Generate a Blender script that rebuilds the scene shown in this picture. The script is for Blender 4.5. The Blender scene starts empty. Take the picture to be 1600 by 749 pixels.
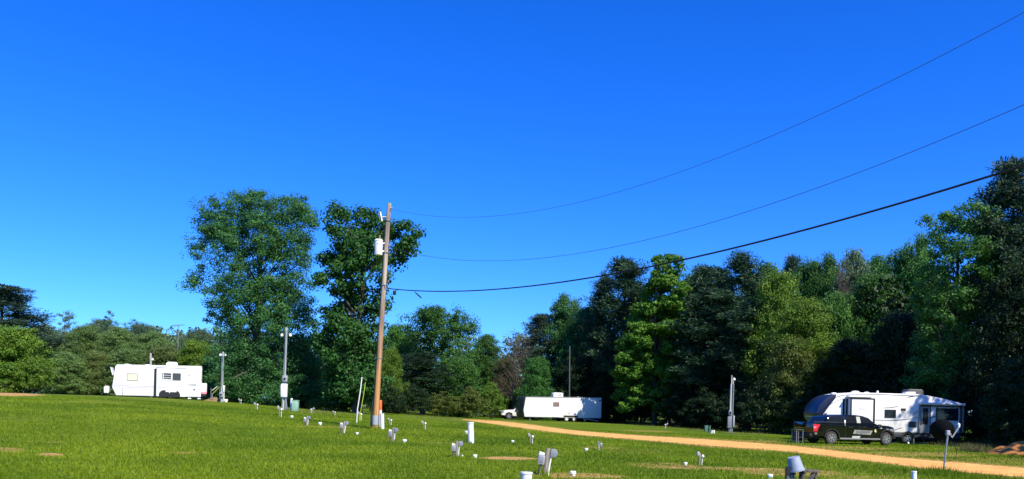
import bpy, bmesh, math, random
import numpy as np
from mathutils import Vector, Matrix

R = math.radians
scene = bpy.context.scene
COL = scene.collection

# ------------------------------------------------------------------ camera
FPX, CX, HY, ROLL, EYE = 1250.0, 800.0, 637.0, R(1.5), 1.6
cam_d = bpy.data.cameras.new('camera')
cam_d.sensor_width = 36.0
cam_d.lens = FPX / 1600.0 * 36.0
cam_d.shift_y = (HY - 374.5) / 1600.0
cam_d.clip_start, cam_d.clip_end = 0.1, 5000.0
cam = bpy.data.objects.new('camera', cam_d)
COL.objects.link(cam)
cam.location = (0, 0, EYE)
cam.rotation_euler = (R(90), -ROLL, 0)
scene.camera = cam

# ------------------------------------------------------------------ sky, sun, exposure
SUN_EL, SUN_AZ = R(46), R(143)          # azimuth clockwise from +Y (the view direction)
world = bpy.data.worlds.new('World')
scene.world = world
world.use_nodes = True
wn, wl = world.node_tree.nodes, world.node_tree.links
wn.clear()
sky = wn.new('ShaderNodeTexSky')
sky.sky_type = 'NISHITA'
sky.sun_disc = False
sky.sun_elevation, sky.sun_rotation = SUN_EL, SUN_AZ
sky.altitude, sky.air_density, sky.dust_density, sky.ozone_density = 0, 1.0, 0.25, 4.0
hs = wn.new('ShaderNodeHueSaturation')
hs.inputs['Saturation'].default_value = 1.35
hs.inputs['Hue'].default_value = 0.5
bg = wn.new('ShaderNodeBackground')
bg.inputs['Strength'].default_value = 0.15
wo = wn.new('ShaderNodeOutputWorld')
wl.new(sky.outputs[0], hs.inputs['Color'])
tint = wn.new('ShaderNodeMix'); tint.data_type = 'RGBA'; tint.blend_type = 'MULTIPLY'
tint.inputs[0].default_value = 1.0
tint.inputs[7].default_value = (.27, .56, 1.12, 1)
wl.new(hs.outputs[0], tint.inputs[6])
wl.new(tint.outputs[2], bg.inputs['Color'])
wl.new(bg.outputs[0], wo.inputs['Surface'])

sun_d = bpy.data.lights.new('sun', 'SUN')
sun_d.energy, sun_d.angle, sun_d.color = 5.0, R(0.5), (1.0, 0.91, 0.74)
sun = bpy.data.objects.new('sun', sun_d)
COL.objects.link(sun)
sdir = Vector((math.sin(SUN_AZ) * math.cos(SUN_EL), math.cos(SUN_AZ) * math.cos(SUN_EL), math.sin(SUN_EL)))
sun.rotation_euler = sdir.to_track_quat('Z', 'Y').to_euler()
sun.location = (20, -20, 40)

scene.view_settings.view_transform = 'Standard'
scene.view_settings.look = 'None'
scene.view_settings.exposure = 0.6
scene.view_settings.gamma = 1.0
scene.view_settings.use_curve_mapping = False
scene.render.engine = 'CYCLES'
scene.cycles.use_denoising = True
scene.cycles.max_bounces = 6
scene.cycles.diffuse_bounces = 4
scene.cycles.transmission_bounces = 3
scene.cycles.glossy_bounces = 2
scene.cycles.transparent_max_bounces = 4
scene.cycles.caustics_reflective = scene.cycles.caustics_refractive = False

# ------------------------------------------------------------------ terrain height
GX = np.array([-300, -70, -48, -32, -22, -14, -7, 0, 8, 20, 50, 300], float)
GY = np.array([-300, 10, 25, 40, 60, 75, 100, 140, 400], float)
GZ = np.array([
 [0, 0, 0, 0, 0, 0, 0, 0, 0, 0, 0, 0],
 [.2, .2, .1, .05, 0, 0, 0, 0, 0, 0, 0, 0],
 [.6, .6, .5, .45, .4, .3, .15, .05, 0, -.04, -.05, -.05],
 [1.1, 1.1, 1.05, 1.0, .85, .60, .38, .15, 0, -.15, -.2, -.2],
 [1.6, 1.6, 1.6, 1.55, 1.1, .75, .40, .15, 0, -.2, -.25, -.25],
 [1.75, 1.75, 1.75, 1.70, 1.1, .70, .35, .15, 0, -.15, -.2, -.2],
 [1.75, 1.75, 1.75, 1.6, .9, .5, .2, .05, 0, -.1, -.1, -.1],
 [1.5, 1.5, 1.5, 1.3, .7, .3, .1, 0, 0, 0, 0, 0],
 [1.5, 1.5, 1.5, 1.3, .7, .3, .1, 0, 0, 0, 0, 0]], float)

def bilin(xs, ys, Z, x, y):
    x = np.clip(x, xs[0], xs[-1]); y = np.clip(y, ys[0], ys[-1])
    i = np.clip(np.searchsorted(xs, x, 'right') - 1, 0, len(xs) - 2)
    j = np.clip(np.searchsorted(ys, y, 'right') - 1, 0, len(ys) - 2)
    tx = (x - xs[i]) / (xs[i + 1] - xs[i]); ty = (y - ys[j]) / (ys[j + 1] - ys[j])
    return (Z[j, i] * (1 - tx) + Z[j, i + 1] * tx) * (1 - ty) + (Z[j + 1, i] * (1 - tx) + Z[j + 1, i + 1] * tx) * ty

FX = np.arange(-140, 141, 1.0); FY = np.arange(-40, 201, 1.0)
_mx, _my = np.meshgrid(FX, FY)
FZ = bilin(GX, GY, GZ, _mx, _my)
for _ in range(6):
    P = np.pad(FZ, 2, mode='edge')
    FZ = sum(P[2:-2, k:k + FZ.shape[1]] for k in range(5)) / 5
    P = np.pad(FZ, 2, mode='edge')
    FZ = sum(P[k:k + FZ.shape[0], 2:-2] for k in range(5)) / 5

def ground(x, y):
    return bilin(FX, FY, FZ, np.asarray(x, float), np.asarray(y, float))

def gz(x, y):
    return float(ground(x, y))

CR, SR = math.cos(ROLL), math.sin(ROLL)
def ray(px, py):
    a, b = px - CX, py - HY
    return (a * CR + b * SR) / FPX, -(-a * SR + b * CR) / FPX

def at(px, py, Y):                       # point seen at a pixel of the photo, at depth Y
    u, v = ray(px, py)
    return Vector((u * Y, Y, EYE + v * Y))

_YS = np.concatenate([np.arange(6, 60, .05), np.arange(60, 140, .1)])
def hit(px, py):                         # where that line of sight meets the ground
    u, v = ray(px, py)
    d = EYE + v * _YS - ground(u * _YS, _YS)
    k = np.argmax(d <= 0)
    Y = float(_YS[k]) if d[k] <= 0 else float(_YS[np.argmin(d)])
    return Vector((u * Y, Y, gz(u * Y, Y)))

def topix(x, y, z):
    a = FPX * x / y; b = -FPX * (z - EYE) / y
    return CX + a * CR - b * SR, HY + a * SR + b * CR

# ------------------------------------------------------------------ materials
def _nt(name):
    m = bpy.data.materials.new(name); m.use_nodes = True
    n, l = m.node_tree.nodes, m.node_tree.links
    return m, n, l, n['Principled BSDF']

def paint(name, c, rough=.5, metal=0.0, var=.12, scale=3.0, bump=0.0, spec=.4, coat=0.0, dirt=None, dirt_amt=.35):
    m, n, l, b = _nt(name)
    tc = n.new('ShaderNodeTexCoord')
    nz = n.new('ShaderNodeTexNoise'); nz.inputs['Scale'].default_value = scale; nz.inputs['Detail'].default_value = 6
    l.new(tc.outputs['Object'], nz.inputs['Vector'])
    mx = n.new('ShaderNodeMix'); mx.data_type = 'RGBA'
    mx.inputs[6].default_value = (*[v * (1 - var) for v in c], 1)
    mx.inputs[7].default_value = (*[min(1, v * (1 + var)) for v in c], 1)
    l.new(nz.outputs['Fac'], mx.inputs[0])
    out = mx.outputs[2]
    if dirt:
        n2 = n.new('ShaderNodeTexNoise'); n2.inputs['Scale'].default_value = scale * .6; n2.inputs['Detail'].default_value = 8
        mp = n.new('ShaderNodeMapping'); mp.inputs['Scale'].default_value = (2.2, 2.2, .35); mp.inputs['Location'].default_value = (3, 7, 1)
        l.new(tc.outputs['Object'], mp.inputs['Vector']); l.new(mp.outputs[0], n2.inputs['Vector'])
        rp = n.new('ShaderNodeMapRange'); rp.inputs[1].default_value = .48; rp.inputs[2].default_value = .75; rp.inputs[4].default_value = dirt_amt
        l.new(n2.outputs['Fac'], rp.inputs[0])
        m2 = n.new('ShaderNodeMix'); m2.data_type = 'RGBA'; m2.inputs[7].default_value = (*dirt, 1)
        l.new(rp.outputs[0], m2.inputs[0]); l.new(out, m2.inputs[6]); out = m2.outputs[2]
    l.new(out, b.inputs['Base Color'])
    b.inputs['Roughness'].default_value = rough
    b.inputs['Metallic'].default_value = metal
    b.inputs['Specular IOR Level'].default_value = spec
    b.inputs['Coat Weight'].default_value = coat
    if bump:
        bp = n.new('ShaderNodeBump'); bp.inputs['Strength'].default_value = bump; bp.inputs['Distance'].default_value = .02
        l.new(nz.outputs['Fac'], bp.inputs['Height']); l.new(bp.outputs[0], b.inputs['Normal'])
    return m

def wood(name, c1, c2, scale=1.0, rough=.85):
    m, n, l, b = _nt(name)
    tc = n.new('ShaderNodeTexCoord'); mp = n.new('ShaderNodeMapping')
    mp.inputs['Scale'].default_value = (14 * scale, 14 * scale, .6 * scale)
    nz = n.new('ShaderNodeTexNoise'); nz.inputs['Scale'].default_value = 1.5; nz.inputs['Detail'].default_value = 8
    l.new(tc.outputs['Object'], mp.inputs['Vector']); l.new(mp.outputs[0], nz.inputs['Vector'])
    cr = n.new('ShaderNodeValToRGB')
    cr.color_ramp.elements[0].position, cr.color_ramp.elements[1].position = .32, .7
    cr.color_ramp.elements[0].color = (*c1, 1); cr.color_ramp.elements[1].color = (*c2, 1)
    l.new(nz.outputs['Fac'], cr.inputs[0]); l.new(cr.outputs[0], b.inputs['Base Color'])
    b.inputs['Roughness'].default_value = rough
    bp = n.new('ShaderNodeBump'); bp.inputs['Strength'].default_value = .5; bp.inputs['Distance'].default_value = .02
    l.new(nz.outputs['Fac'], bp.inputs['Height']); l.new(bp.outputs[0], b.inputs['Normal'])
    return m

def leafmat(name, c1, c2, trans=.28, spread=.5):
    """leaves: two greens mixed by a soft noise through the crown and by each leaf's own random"""
    m, n, l, b = _nt(name)
    tc = n.new('ShaderNodeTexCoord')
    nz = n.new('ShaderNodeTexNoise'); nz.inputs['Scale'].default_value = .55; nz.inputs['Detail'].default_value = 3
    l.new(tc.outputs['Object'], nz.inputs['Vector'])
    ge = n.new('ShaderNodeNewGeometry')
    a = n.new('ShaderNodeMath'); a.operation = 'MULTIPLY_ADD'; a.inputs[1].default_value = 1.6; a.inputs[2].default_value = -.55
    l.new(nz.outputs['Fac'], a.inputs[0])
    a2 = n.new('ShaderNodeMath'); a2.operation = 'MULTIPLY_ADD'; a2.inputs[1].default_value = spread
    l.new(ge.outputs['Random Per Island'], a2.inputs[0]); l.new(a.outputs[0], a2.inputs[2])
    mx = n.new('ShaderNodeMix'); mx.data_type = 'RGBA'
    mx.inputs[6].default_value = (*c1, 1); mx.inputs[7].default_value = (*c2, 1)
    l.new(a2.outputs[0], mx.inputs[0])
    oi = n.new('ShaderNodeObjectInfo'); hv = n.new('ShaderNodeHueSaturation')
    mr = n.new('ShaderNodeMapRange'); mr.inputs[3].default_value = .8; mr.inputs[4].default_value = 1.2
    l.new(oi.outputs['Random'], mr.inputs[0]); l.new(mr.outputs[0], hv.inputs['Value']); l.new(mx.outputs[2], hv.inputs['Color'])
    l.new(hv.outputs[0], b.inputs['Base Color'])
    b.inputs['Roughness'].default_value = .55; b.inputs['Specular IOR Level'].default_value = .25
    tr = n.new('ShaderNodeBsdfTranslucent'); l.new(hv.outputs[0], tr.inputs['Color'])
    ms = n.new('ShaderNodeMixShader'); ms.inputs[0].default_value = trans
    l.new(b.outputs[0], ms.inputs[1]); l.new(tr.outputs[0], ms.inputs[2])
    l.new(ms.outputs[0], n['Material Output'].inputs['Surface'])
    return m

def glass_dark(name, c=(.012, .015, .02), rough=.06):
    m, n, l, b = _nt(name)
    b.inputs['Base Color'].default_value = (*c, 1); b.inputs['Roughness'].default_value = rough
    b.inputs['Specular IOR Level'].default_value = .6
    return m

M = {}
M['white'] = paint('white gelcoat', (.80, .80, .80), .38, var=.03, dirt=(.50, .47, .42), dirt_amt=.18)
M['white_old'] = paint('weathered white siding', (.78, .78, .78), .5, var=.04, dirt=(.45, .42, .36), dirt_amt=.25)
M['white_bare'] = paint('white plastic', (.78, .78, .76), .45, var=.05)
M['pvc'] = paint('white pvc', (.74, .75, .70), .45, var=.06, dirt=(.35, .32, .24), dirt_amt=.3)
M['grey_box'] = paint('grey painted steel', (.20, .21, .25), .45, var=.12)
M['pale_box'] = paint('pale grey steel', (.34, .35, .37), .42, var=.1, dirt=(.18, .16, .13), dirt_amt=.5)
M['galv'] = paint('galvanised steel', (.26, .29, .30), .5, .4, var=.2, scale=12)
M['black_paint'] = paint('black car paint', (.004, .005, .0055), .12, var=.1, spec=.5, coat=.6)
M['black'] = paint('black plastic', (.012, .012, .013), .6, var=.15)
M['rubber'] = paint('tyre rubber', (.035, .034, .033), .85, var=.2, dirt=(.16, .11, .06), dirt_amt=.3)
M['skirt'] = paint('charcoal skirt', (.05, .055, .06), .5, var=.12)
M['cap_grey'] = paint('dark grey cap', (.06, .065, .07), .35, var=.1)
M['cap_navy'] = paint('navy gloss cap', (.008, .014, .045), .38, var=.25, spec=.4, coat=.15)
M['trim'] = paint('grey trim', (.20, .20, .22), .45, var=.1)
M['stripe'] = paint('faded stripe', (.42, .34, .44), .5, var=.1)
M['stripe_grey'] = paint('grey graphic', (.30, .30, .36), .5, var=.15)
M['alloy'] = paint('alloy', (.55, .55, .56), .28, .8, var=.1)
M['wheel_white'] = paint('white wheel', (.75, .75, .73), .4, var=.05)
M['glass'] = glass_dark('dark tinted glass')
M['glass_green'] = glass_dark('windscreen glass', (.02, .035, .045), .05)
M['blind'] = paint('cream blind behind glass', (.62, .62, .44), .25, var=.06)
M['screen'] = paint('insect screen', (.045, .055, .055), .5, var=.1)
M['rusty_pane'] = paint('brown curtained pane', (.22, .15, .14), .3, var=.1)
M['red'] = paint('red lens', (.62, .02, .04), .15, var=.1, spec=.7)
M['red_pale'] = paint('pale red lens', (.75, .25, .32), .15, var=.1, spec=.7)
M['amber'] = paint('gold badge', (.80, .66, .30), .4, var=.1)
M['decal'] = paint('grey reflective decal', (.26, .27, .26), .4, var=.1)
M['decal_pale'] = paint('pale grey decal', (.42, .44, .41), .4, var=.08)
M['post_wood'] = wood('weathered post wood', (.10, .085, .065), (.34, .30, .24), 2)
M['dark_wood'] = wood('dark wet wood', (.05, .042, .035), (.16, .13, .10), 2)
M['pole_wood'] = wood('utility pole wood', (.15, .115, .085), (.50, .41, .32), .5)
M['pole_base'] = wood('utility pole orange wood', (.24, .12, .045), (.58, .32, .12), .5)
M['grey_pole'] = wood('grey treated pole', (.20, .21, .20), (.50, .52, .50), .6)
M['orange'] = paint('orange plastic', (.80, .13, .02), .4, var=.06)
M['lime'] = paint('yellow green pipe', (.42, .50, .04), .5, var=.1)
M['green_box'] = paint('green enamel', (.10, .20, .12), .5, var=.1)
M['green_pale'] = paint('pale green plastic', (.27, .46, .34), .5, var=.08)
M['bucket'] = paint('pale blue pail', (.30, .345, .44), .55, var=.14, scale=6, dirt=(.2, .19, .18), dirt_amt=.4)
M['dish_black'] = paint('matt black dish', (.004, .004, .0045), .7, var=.1, spec=.15)
M['wire'] = paint('black cable', (.012, .012, .014), .6, var=.05)
M['wire_pale'] = paint('aluminium conductor', (.05, .06, .08), .6, var=.05)
M['porcelain'] = paint('brown porcelain', (.30, .26, .24), .2, var=.1)
M['dark_pole'] = paint('dark weathered pole', (.07, .085, .095), .8, var=.2)
M['bark'] = wood('bark', (.035, .028, .022), (.12, .10, .08), .25)
M['pale_bark'] = wood('pale bark', (.14, .13, .11), (.34, .31, .27), .25)

M['leaf_oak'] = leafmat('oak leaves', (.024, .085, .026), (.085, .240, .060), .38)
M['leaf_chest'] = leafmat('broad dark leaves', (.018, .080, .018), (.075, .225, .038), .38)
M['leaf_mid'] = leafmat('mid green leaves', (.030, .105, .022), (.105, .265, .042), .38)
M['leaf_bright'] = leafmat('bright green leaves', (.050, .140, .014), (.130, .290, .024), .38)
M['leaf_yellow'] = leafmat('yellow green leaves', (.055, .135, .014), (.175, .285, .030), .38)
M['leaf_olive'] = leafmat('olive leaves', (.060, .100, .018), (.160, .195, .036), .35)
M['leaf_dark'] = leafmat('leaves darkened for shade', (.007, .022, .006), (.020, .050, .010), .2)  # under-canopy shade painted into the leaf colour
M['needle'] = leafmat('pine needles', (.017, .046, .026), (.055, .118, .050), .15)
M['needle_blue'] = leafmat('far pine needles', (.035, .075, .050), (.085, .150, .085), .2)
M['leaf_far'] = leafmat('distant leaves paled for haze', (.080, .145, .080), (.165, .265, .115), .35)  # distance haze painted in by paling the leaf colour
M['leaf_belt'] = leafmat('soft green leaves', (.080, .150, .042), (.165, .265, .070), .38)
M['leaf_belt_olive'] = leafmat('soft olive leaves', (.095, .150, .038), (.190, .250, .065), .38)
M['twig'] = leafmat('brown dead twigs', (0.0675, 0.0510, 0.0390), (0.1800, 0.1350, 0.0975), .05)

# ------------------------------------------------------------------ mesh helpers
class MB:
    def __init__(s):
        s.v, s.f = [], []
    def add(s, vs, fs):
        o = len(s.v); s.v += [tuple(v) for v in vs]; s.f += [tuple(o + i for i in f) for f in fs]; return s
    def box(s, c, d, rot=None):
        x, y, z = d[0] / 2, d[1] / 2, d[2] / 2
        vs = [Vector((sx * x, sy * y, sz * z)) for sz in (-1, 1) for sy in (-1, 1) for sx in (-1, 1)]
        if rot: vs = [rot @ v for v in vs]
        vs = [v + Vector(c) for v in vs]
        return s.add(vs, [(0, 2, 3, 1), (4, 5, 7, 6), (0, 1, 5, 4), (2, 6, 7, 3), (0, 4, 6, 2), (1, 3, 7, 5)])
    def bb(s, x0, x1, y0, y1, z0, z1):
        return s.box(((x0 + x1) / 2, (y0 + y1) / 2, (z0 + z1) / 2), (x1 - x0, y1 - y0, z1 - z0))
    def tube(s, pts, rad, seg=8, cap=True):
        pts = [Vector(p) for p in pts]; n = len(pts)
        if not hasattr(rad, '__len__'): rad = [rad] * n
        vs, fs = [], []
        ref = None
        for i, p in enumerate(pts):
            t = (pts[min(i + 1, n - 1)] - pts[max(i - 1, 0)])
            t = t.normalized() if t.length > 1e-9 else Vector((0, 0, 1))
            if ref is None:
                ref = Vector((1, 0, 0)) if abs(t.x) < .9 else Vector((0, 1, 0))
            a = (ref - t * ref.dot(t)).normalized(); b = t.cross(a); ref = a
            for k in range(seg):
                q = 2 * math.pi * k / seg
                vs.append(p + (a * math.cos(q) + b * math.sin(q)) * rad[i])
        for i in range(n - 1):
            for k in range(seg):
                k2 = (k + 1) % seg
                fs.append((i * seg + k, i * seg + k2, (i + 1) * seg + k2, (i + 1) * seg + k))
        if cap:
            fs.append(tuple(range(seg))[::-1]); fs.append(tuple((n - 1) * seg + k for k in range(seg)))
        return s.add(vs, fs)
    def lathe(s, prof, seg=20, c=(0, 0, 0), axis='Z'):
        vs, fs = [], []
        for r, z in prof:
            for k in range(seg):
                q = 2 * math.pi * k / seg
                p = (r * math.cos(q), r * math.sin(q), z)
                if axis == 'Y': p = (p[0], p[2], p[1])
                if axis == 'X': p = (p[2], p[0], p[1])
                vs.append((p[0] + c[0], p[1] + c[1], p[2] + c[2]))
        n = len(prof)
        for i in range(n - 1):
            for k in range(seg):
                k2 = (k + 1) % seg
                f = (i * seg + k, i * seg + k2, (i + 1) * seg + k2, (i + 1) * seg + k)
                fs.append(f if axis != 'Y' else f[::-1])
        if prof[0][0] > 1e-4: fs.append(tuple(range(seg))[::-1])
        if prof[-1][0] > 1e-4: fs.append(tuple((n - 1) * seg + k for k in range(seg)))
        return s.add(vs, fs)
    def prism(s, poly, y0, y1):
        """outline in x,z pushed along y; y0, y1 numbers or functions of (x, z)"""
        f0 = y0 if callable(y0) else (lambda x, z: y0)
        f1 = y1 if callable(y1) else (lambda x, z: y1)
        n = len(poly)
        vs = [(x, f0(x, z), z) for x, z in poly] + [(x, f1(x, z), z) for x, z in poly]
        fs = [tuple(range(n)), tuple(range(2 * n - 1, n - 1, -1))]
        fs += [(i, i + n, (i + 1) % n + n, (i + 1) % n) for i in range(n)]
        return s.add(vs, fs)
    def sphere(s, c, r, seg=12, rings=8, sz=1.0):
        prof = [(max(1e-5, r * math.sin(math.pi * i / rings)), -r * sz * math.cos(math.pi * i / rings)) for i in range(rings + 1)]
        return s.lathe(prof, seg, c)
    def build(s, name, mat, parent=None, bevel=0.0, smooth=35, seg=2):
        me = bpy.data.meshes.new(name)
        bm = bmesh.new()
        bv = [bm.verts.new(v) for v in s.v]
        for f in s.f:
            try: bm.faces.new([bv[i] for i in f])
            except ValueError: pass
        bmesh.ops.remove_doubles(bm, verts=bm.verts, dist=1e-5)
        bmesh.ops.recalc_face_normals(bm, faces=bm.faces)
        if bevel:
            es = [e for e in bm.edges if len(e.link_faces) == 2 and e.calc_face_angle(0) > R(28)]
            bmesh.ops.bevel(bm, geom=es, offset=bevel, segments=seg, affect='EDGES', profile=.5, clamp_overlap=True)
        bm.to_mesh(me); bm.free()
        if smooth:
            me.shade_smooth(); me.set_sharp_from_angle(angle=R(smooth))
        me.materials.append(mat)
        o = bpy.data.objects.new(name, me); COL.objects.link(o)
        if parent: o.parent = parent
        return o

def tag(o, label=None, cat=None, group=None, kind=None):
    if label: o['label'] = label
    if cat: o['category'] = cat
    if group: o['group'] = group
    if kind: o['kind'] = kind
    return o

def thing(name, label, cat, loc, rotz=0.0, group=None, tilt=(0, 0)):
    o = bpy.data.objects.new(name, None); COL.objects.link(o)
    o.empty_display_size = .3
    o.location = loc; o.rotation_euler = (tilt[0], tilt[1], rotz)
    return tag(o, label, cat, group)

def copy_tree(o, parent=None):
    c = o.copy(); COL.objects.link(c)
    if parent: c.parent = parent
    for ch in list(o.children):
        copy_tree(ch, c)
    return c

def npmesh(name, V, F, mat, parent=None):
    """V (n,3), F (m,k) -> one mesh object, built fast"""
    me = bpy.data.meshes.new(name)
    V = np.ascontiguousarray(V, np.float32); F = np.ascontiguousarray(F, np.int32)
    k = F.shape[1]
    me.vertices.add(len(V)); me.vertices.foreach_set('co', V.ravel())
    me.loops.add(F.size); me.loops.foreach_set('vertex_index', F.ravel())
    me.polygons.add(len(F)); me.polygons.foreach_set('loop_start', np.arange(0, F.size, k, dtype=np.int32))
    me.update(calc_edges=True)
    if mat: me.materials.append(mat)
    o = bpy.data.objects.new(name, me); COL.objects.link(o)
    if parent: o.parent = parent
    return o

def text_mesh(txt, size, shear=0.0):
    cu = bpy.data.curves.new('lettering', 'FONT'); cu.body = txt; cu.size = size; cu.shear = shear
    cu.extrude = .002; cu.align_x = 'CENTER'; cu.align_y = 'CENTER'
    t = bpy.data.objects.new('lettering', cu); COL.objects.link(t)
    dg = bpy.context.evaluated_depsgraph_get()
    me = bpy.data.meshes.new_from_object(t.evaluated_get(dg))
    bpy.data.objects.remove(t); bpy.data.curves.remove(cu)
    return me
# ================================================================== GROUND
def lin(*segs):
    out = []
    for a, b, n in segs: out += list(np.linspace(a, b, n, endpoint=False))
    return np.array(out + [segs[-1][1]])

DIRT = [  # bare or dry places, (px, py, half width, half height, strength)
 (5, 616.5, 62, 2.6, 1.0), (70, 614.5, 40, 1.2, .8), (80, 711, 22, 3, 1.0), (8, 703, 34, 4, .62), (70, 691, 40, 2, .45), (40, 655, 50, 4, .35),
 (285, 708, 26, 2, .62), (150, 628, 70, 2, .38), (795, 716.5, 46, 2.6, .95), (905, 744, 75, 5, .7), (1035, 727, 60, 4, .55),
 (1130, 732.5, 130, 2.6, .7), (1240, 739, 90, 6, .62), (1360, 749, 80, 7, .5), (505, 667, 52, 1.6, .5), (690, 692, 46, 1.2, .5),
 (1010, 674, 46, 2, .45), (1140, 689, 100, 2, .6), (1290, 700, 120, 3, .62), (1430, 710, 110, 4, .6), (1560, 721, 90, 6, .5),
 (1000, 705, 60, 5, .35), (940, 700, 40, 2, .5), (330, 622.5, 22, 2, .7), (1500, 740, 110, 6, .45), (860, 756, 60, 5, .4),
 (560, 742, 120, 6, .25), (1540, 702, 60, 7, .4), (1390, 712, 60, 4, .5)]

UP = [(722, 655.4), (753, 656.5), (799, 659.8), (841, 665.5), (892, 672.4), (942, 676.6), (1010, 681.4), (1086, 685.2), (1161, 690.6),
      (1250, 697.6), (1300, 704), (1400, 715), (1500, 722.5), (1600, 731)]
LO = [(722, 656.6), (753, 660), (799, 667), (841, 673), (892, 679), (942, 683.2), (1010, 688.6), (1111, 697.8), (1212, 704.5), (1250, 708), (1300, 714.5),
      (1400, 726), (1450, 734), (1500, 739.5), (1600, 747)]
def dirt_at(px, py):
    d = np.zeros_like(px)
    for cx, cy, hw, hh, s in DIRT:
        q = ((px - cx) / hw) ** 2 + ((py - cy - (px - cx) * .018) / hh) ** 2
        d = np.maximum(d, s * np.clip(1.6 - q, 0, 1.0))
    up = np.interp(px, [q[0] for q in UP], [q[1] for q in UP]); lo = np.interp(px, [q[0] for q in LO], [q[1] for q in LO])
    sl = np.where(px > 1600, (px - 1600) * .08, 0); wd = np.clip((lo - up) * .45, 1.0, 8)
    out = np.maximum(up + sl - py, py - lo - sl)
    verge = np.where(px > 722, np.clip(1 - out / wd, 0, 1), 0) * .72
    return np.maximum(d, verge)

gx = lin((-1500, -200, 14), (-200, -60, 30), (-60, -20, 110), (-20, 32, 360), (32, 80, 70), (80, 200, 20), (200, 1500, 14))
gy = lin((-600, -40, 12), (-40, 10, 40), (10, 30, 200), (30, 60, 190), (60, 110, 160), (110, 220, 40), (220, 2000, 20))
mx, my = np.meshgrid(gx, gy)
mz = ground(mx, my)
nX, nY = len(gx), len(gy)
idx = np.arange(nX * nY).reshape(nY, nX)
F = np.stack([idx[:-1, :-1], idx[:-1, 1:], idx[1:, 1:], idx[1:, :-1]], -1).reshape(-1, 4)
gro = npmesh('ground', np.stack([mx, my, mz], -1).reshape(-1, 3), F, None)
tag(gro, kind='structure')
gro.data.shade_smooth()
dv = np.zeros(nX * nY, np.float32)
ok = (my > 8) & (my < 140)
ppx, ppy = topix(mx[ok], my[ok], mz[ok])
tmp = np.zeros(mx.shape, np.float32); tmp[ok] = dirt_at(ppx, ppy)
att = gro.data.attributes.new('dirt', 'FLOAT', 'POINT'); att.data.foreach_set('value', tmp.ravel())

def ground_mat():
    m, n, l, b = _nt('mown grass')
    tc = n.new('ShaderNodeTexCoord')
    def noise(s, d=5, mp=None):
        z = n.new('ShaderNodeTexNoise'); z.inputs['Scale'].default_value = s; z.inputs['Detail'].default_value = d
        z.inputs['Roughness'].default_value = .65
        l.new(tc.outputs['Object'], z.inputs['Vector']); return z.outputs['Fac']
    def ramp(src, stops):
        r = n.new('ShaderNodeValToRGB'); e = r.color_ramp.elements
        while len(e) < len(stops): e.new(.5)
        for k, (p, c) in enumerate(stops): e[k].position = p; e[k].color = (*c, 1)
        l.new(src, r.inputs[0]); return r.outputs[0]
    def mix(f, a, c, mode='MIX'):
        x = n.new('ShaderNodeMix'); x.data_type = 'RGBA'; x.blend_type = mode
        (l.new(f, x.inputs[0]) if not isinstance(f, float) else setattr(x.inputs[0], 'default_value', f))
        l.new(a, x.inputs[6]); l.new(c, x.inputs[7]); return x.outputs[2]
    big = ramp(noise(.09, 4), [(.36, (.062, .130, .004)), (.52, (.115, .178, .005)), (.68, (.205, .225, .014))])
    mid = ramp(noise(.9, 6), [(.34, (.060, .125, .004)), (.55, (.105, .175, .006)), (.72, (.175, .210, .014))])
    fine = ramp(noise(14, 4), [(.3, (.40, .45, .35)), (.7, (1.4, 1.35, 1.3))])
    g = mix(1.0, mix(.5, big, mid), fine, 'MULTIPLY')
    at_ = n.new('ShaderNodeAttribute'); at_.attribute_name = 'dirt'
    ad = n.new('ShaderNodeMath'); ad.operation = 'MULTIPLY_ADD'; ad.inputs[1].default_value = 1.1
    sb = n.new('ShaderNodeMath'); sb.operation = 'SUBTRACT'; sb.inputs[1].default_value = .5
    l.new(noise(2.2, 8), sb.inputs[0]); l.new(sb.outputs[0], ad.inputs[0]); l.new(at_.outputs['Fac'], ad.inputs[2])
    mr = n.new('ShaderNodeMapRange'); mr.inputs[1].default_value = .30; mr.inputs[2].default_value = .85
    l.new(ad.outputs[0], mr.inputs[0])
    mm = n.new('ShaderNodeMath'); mm.operation = 'MULTIPLY'; l.new(mr.outputs[0], mm.inputs[0])
    m2 = n.new('ShaderNodeMapRange'); m2.inputs[1].default_value = 0; m2.inputs[2].default_value = .25; l.new(at_.outputs['Fac'], m2.inputs[0])
    l.new(m2.outputs[0], mm.inputs[1])
    dirt = ramp(noise(5, 6), [(.3, (.34, .20, .06)), (.6, (.50, .31, .11)), (.75, (.40, .33, .12))])
    l.new(mix(mm.outputs[0], g, dirt), b.inputs['Base Color'])
    b.inputs['Roughness'].default_value = .9; b.inputs['Specular IOR Level'].default_value = .1
    bp = n.new('ShaderNodeBump'); bp.inputs['Strength'].default_value = .9; bp.inputs['Distance'].default_value = .12
    l.new(noise(7, 6), bp.inputs['Height']); l.new(bp.outputs[0], b.inputs['Normal'])
    return m
gro.data.materials.append(ground_mat())

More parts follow.
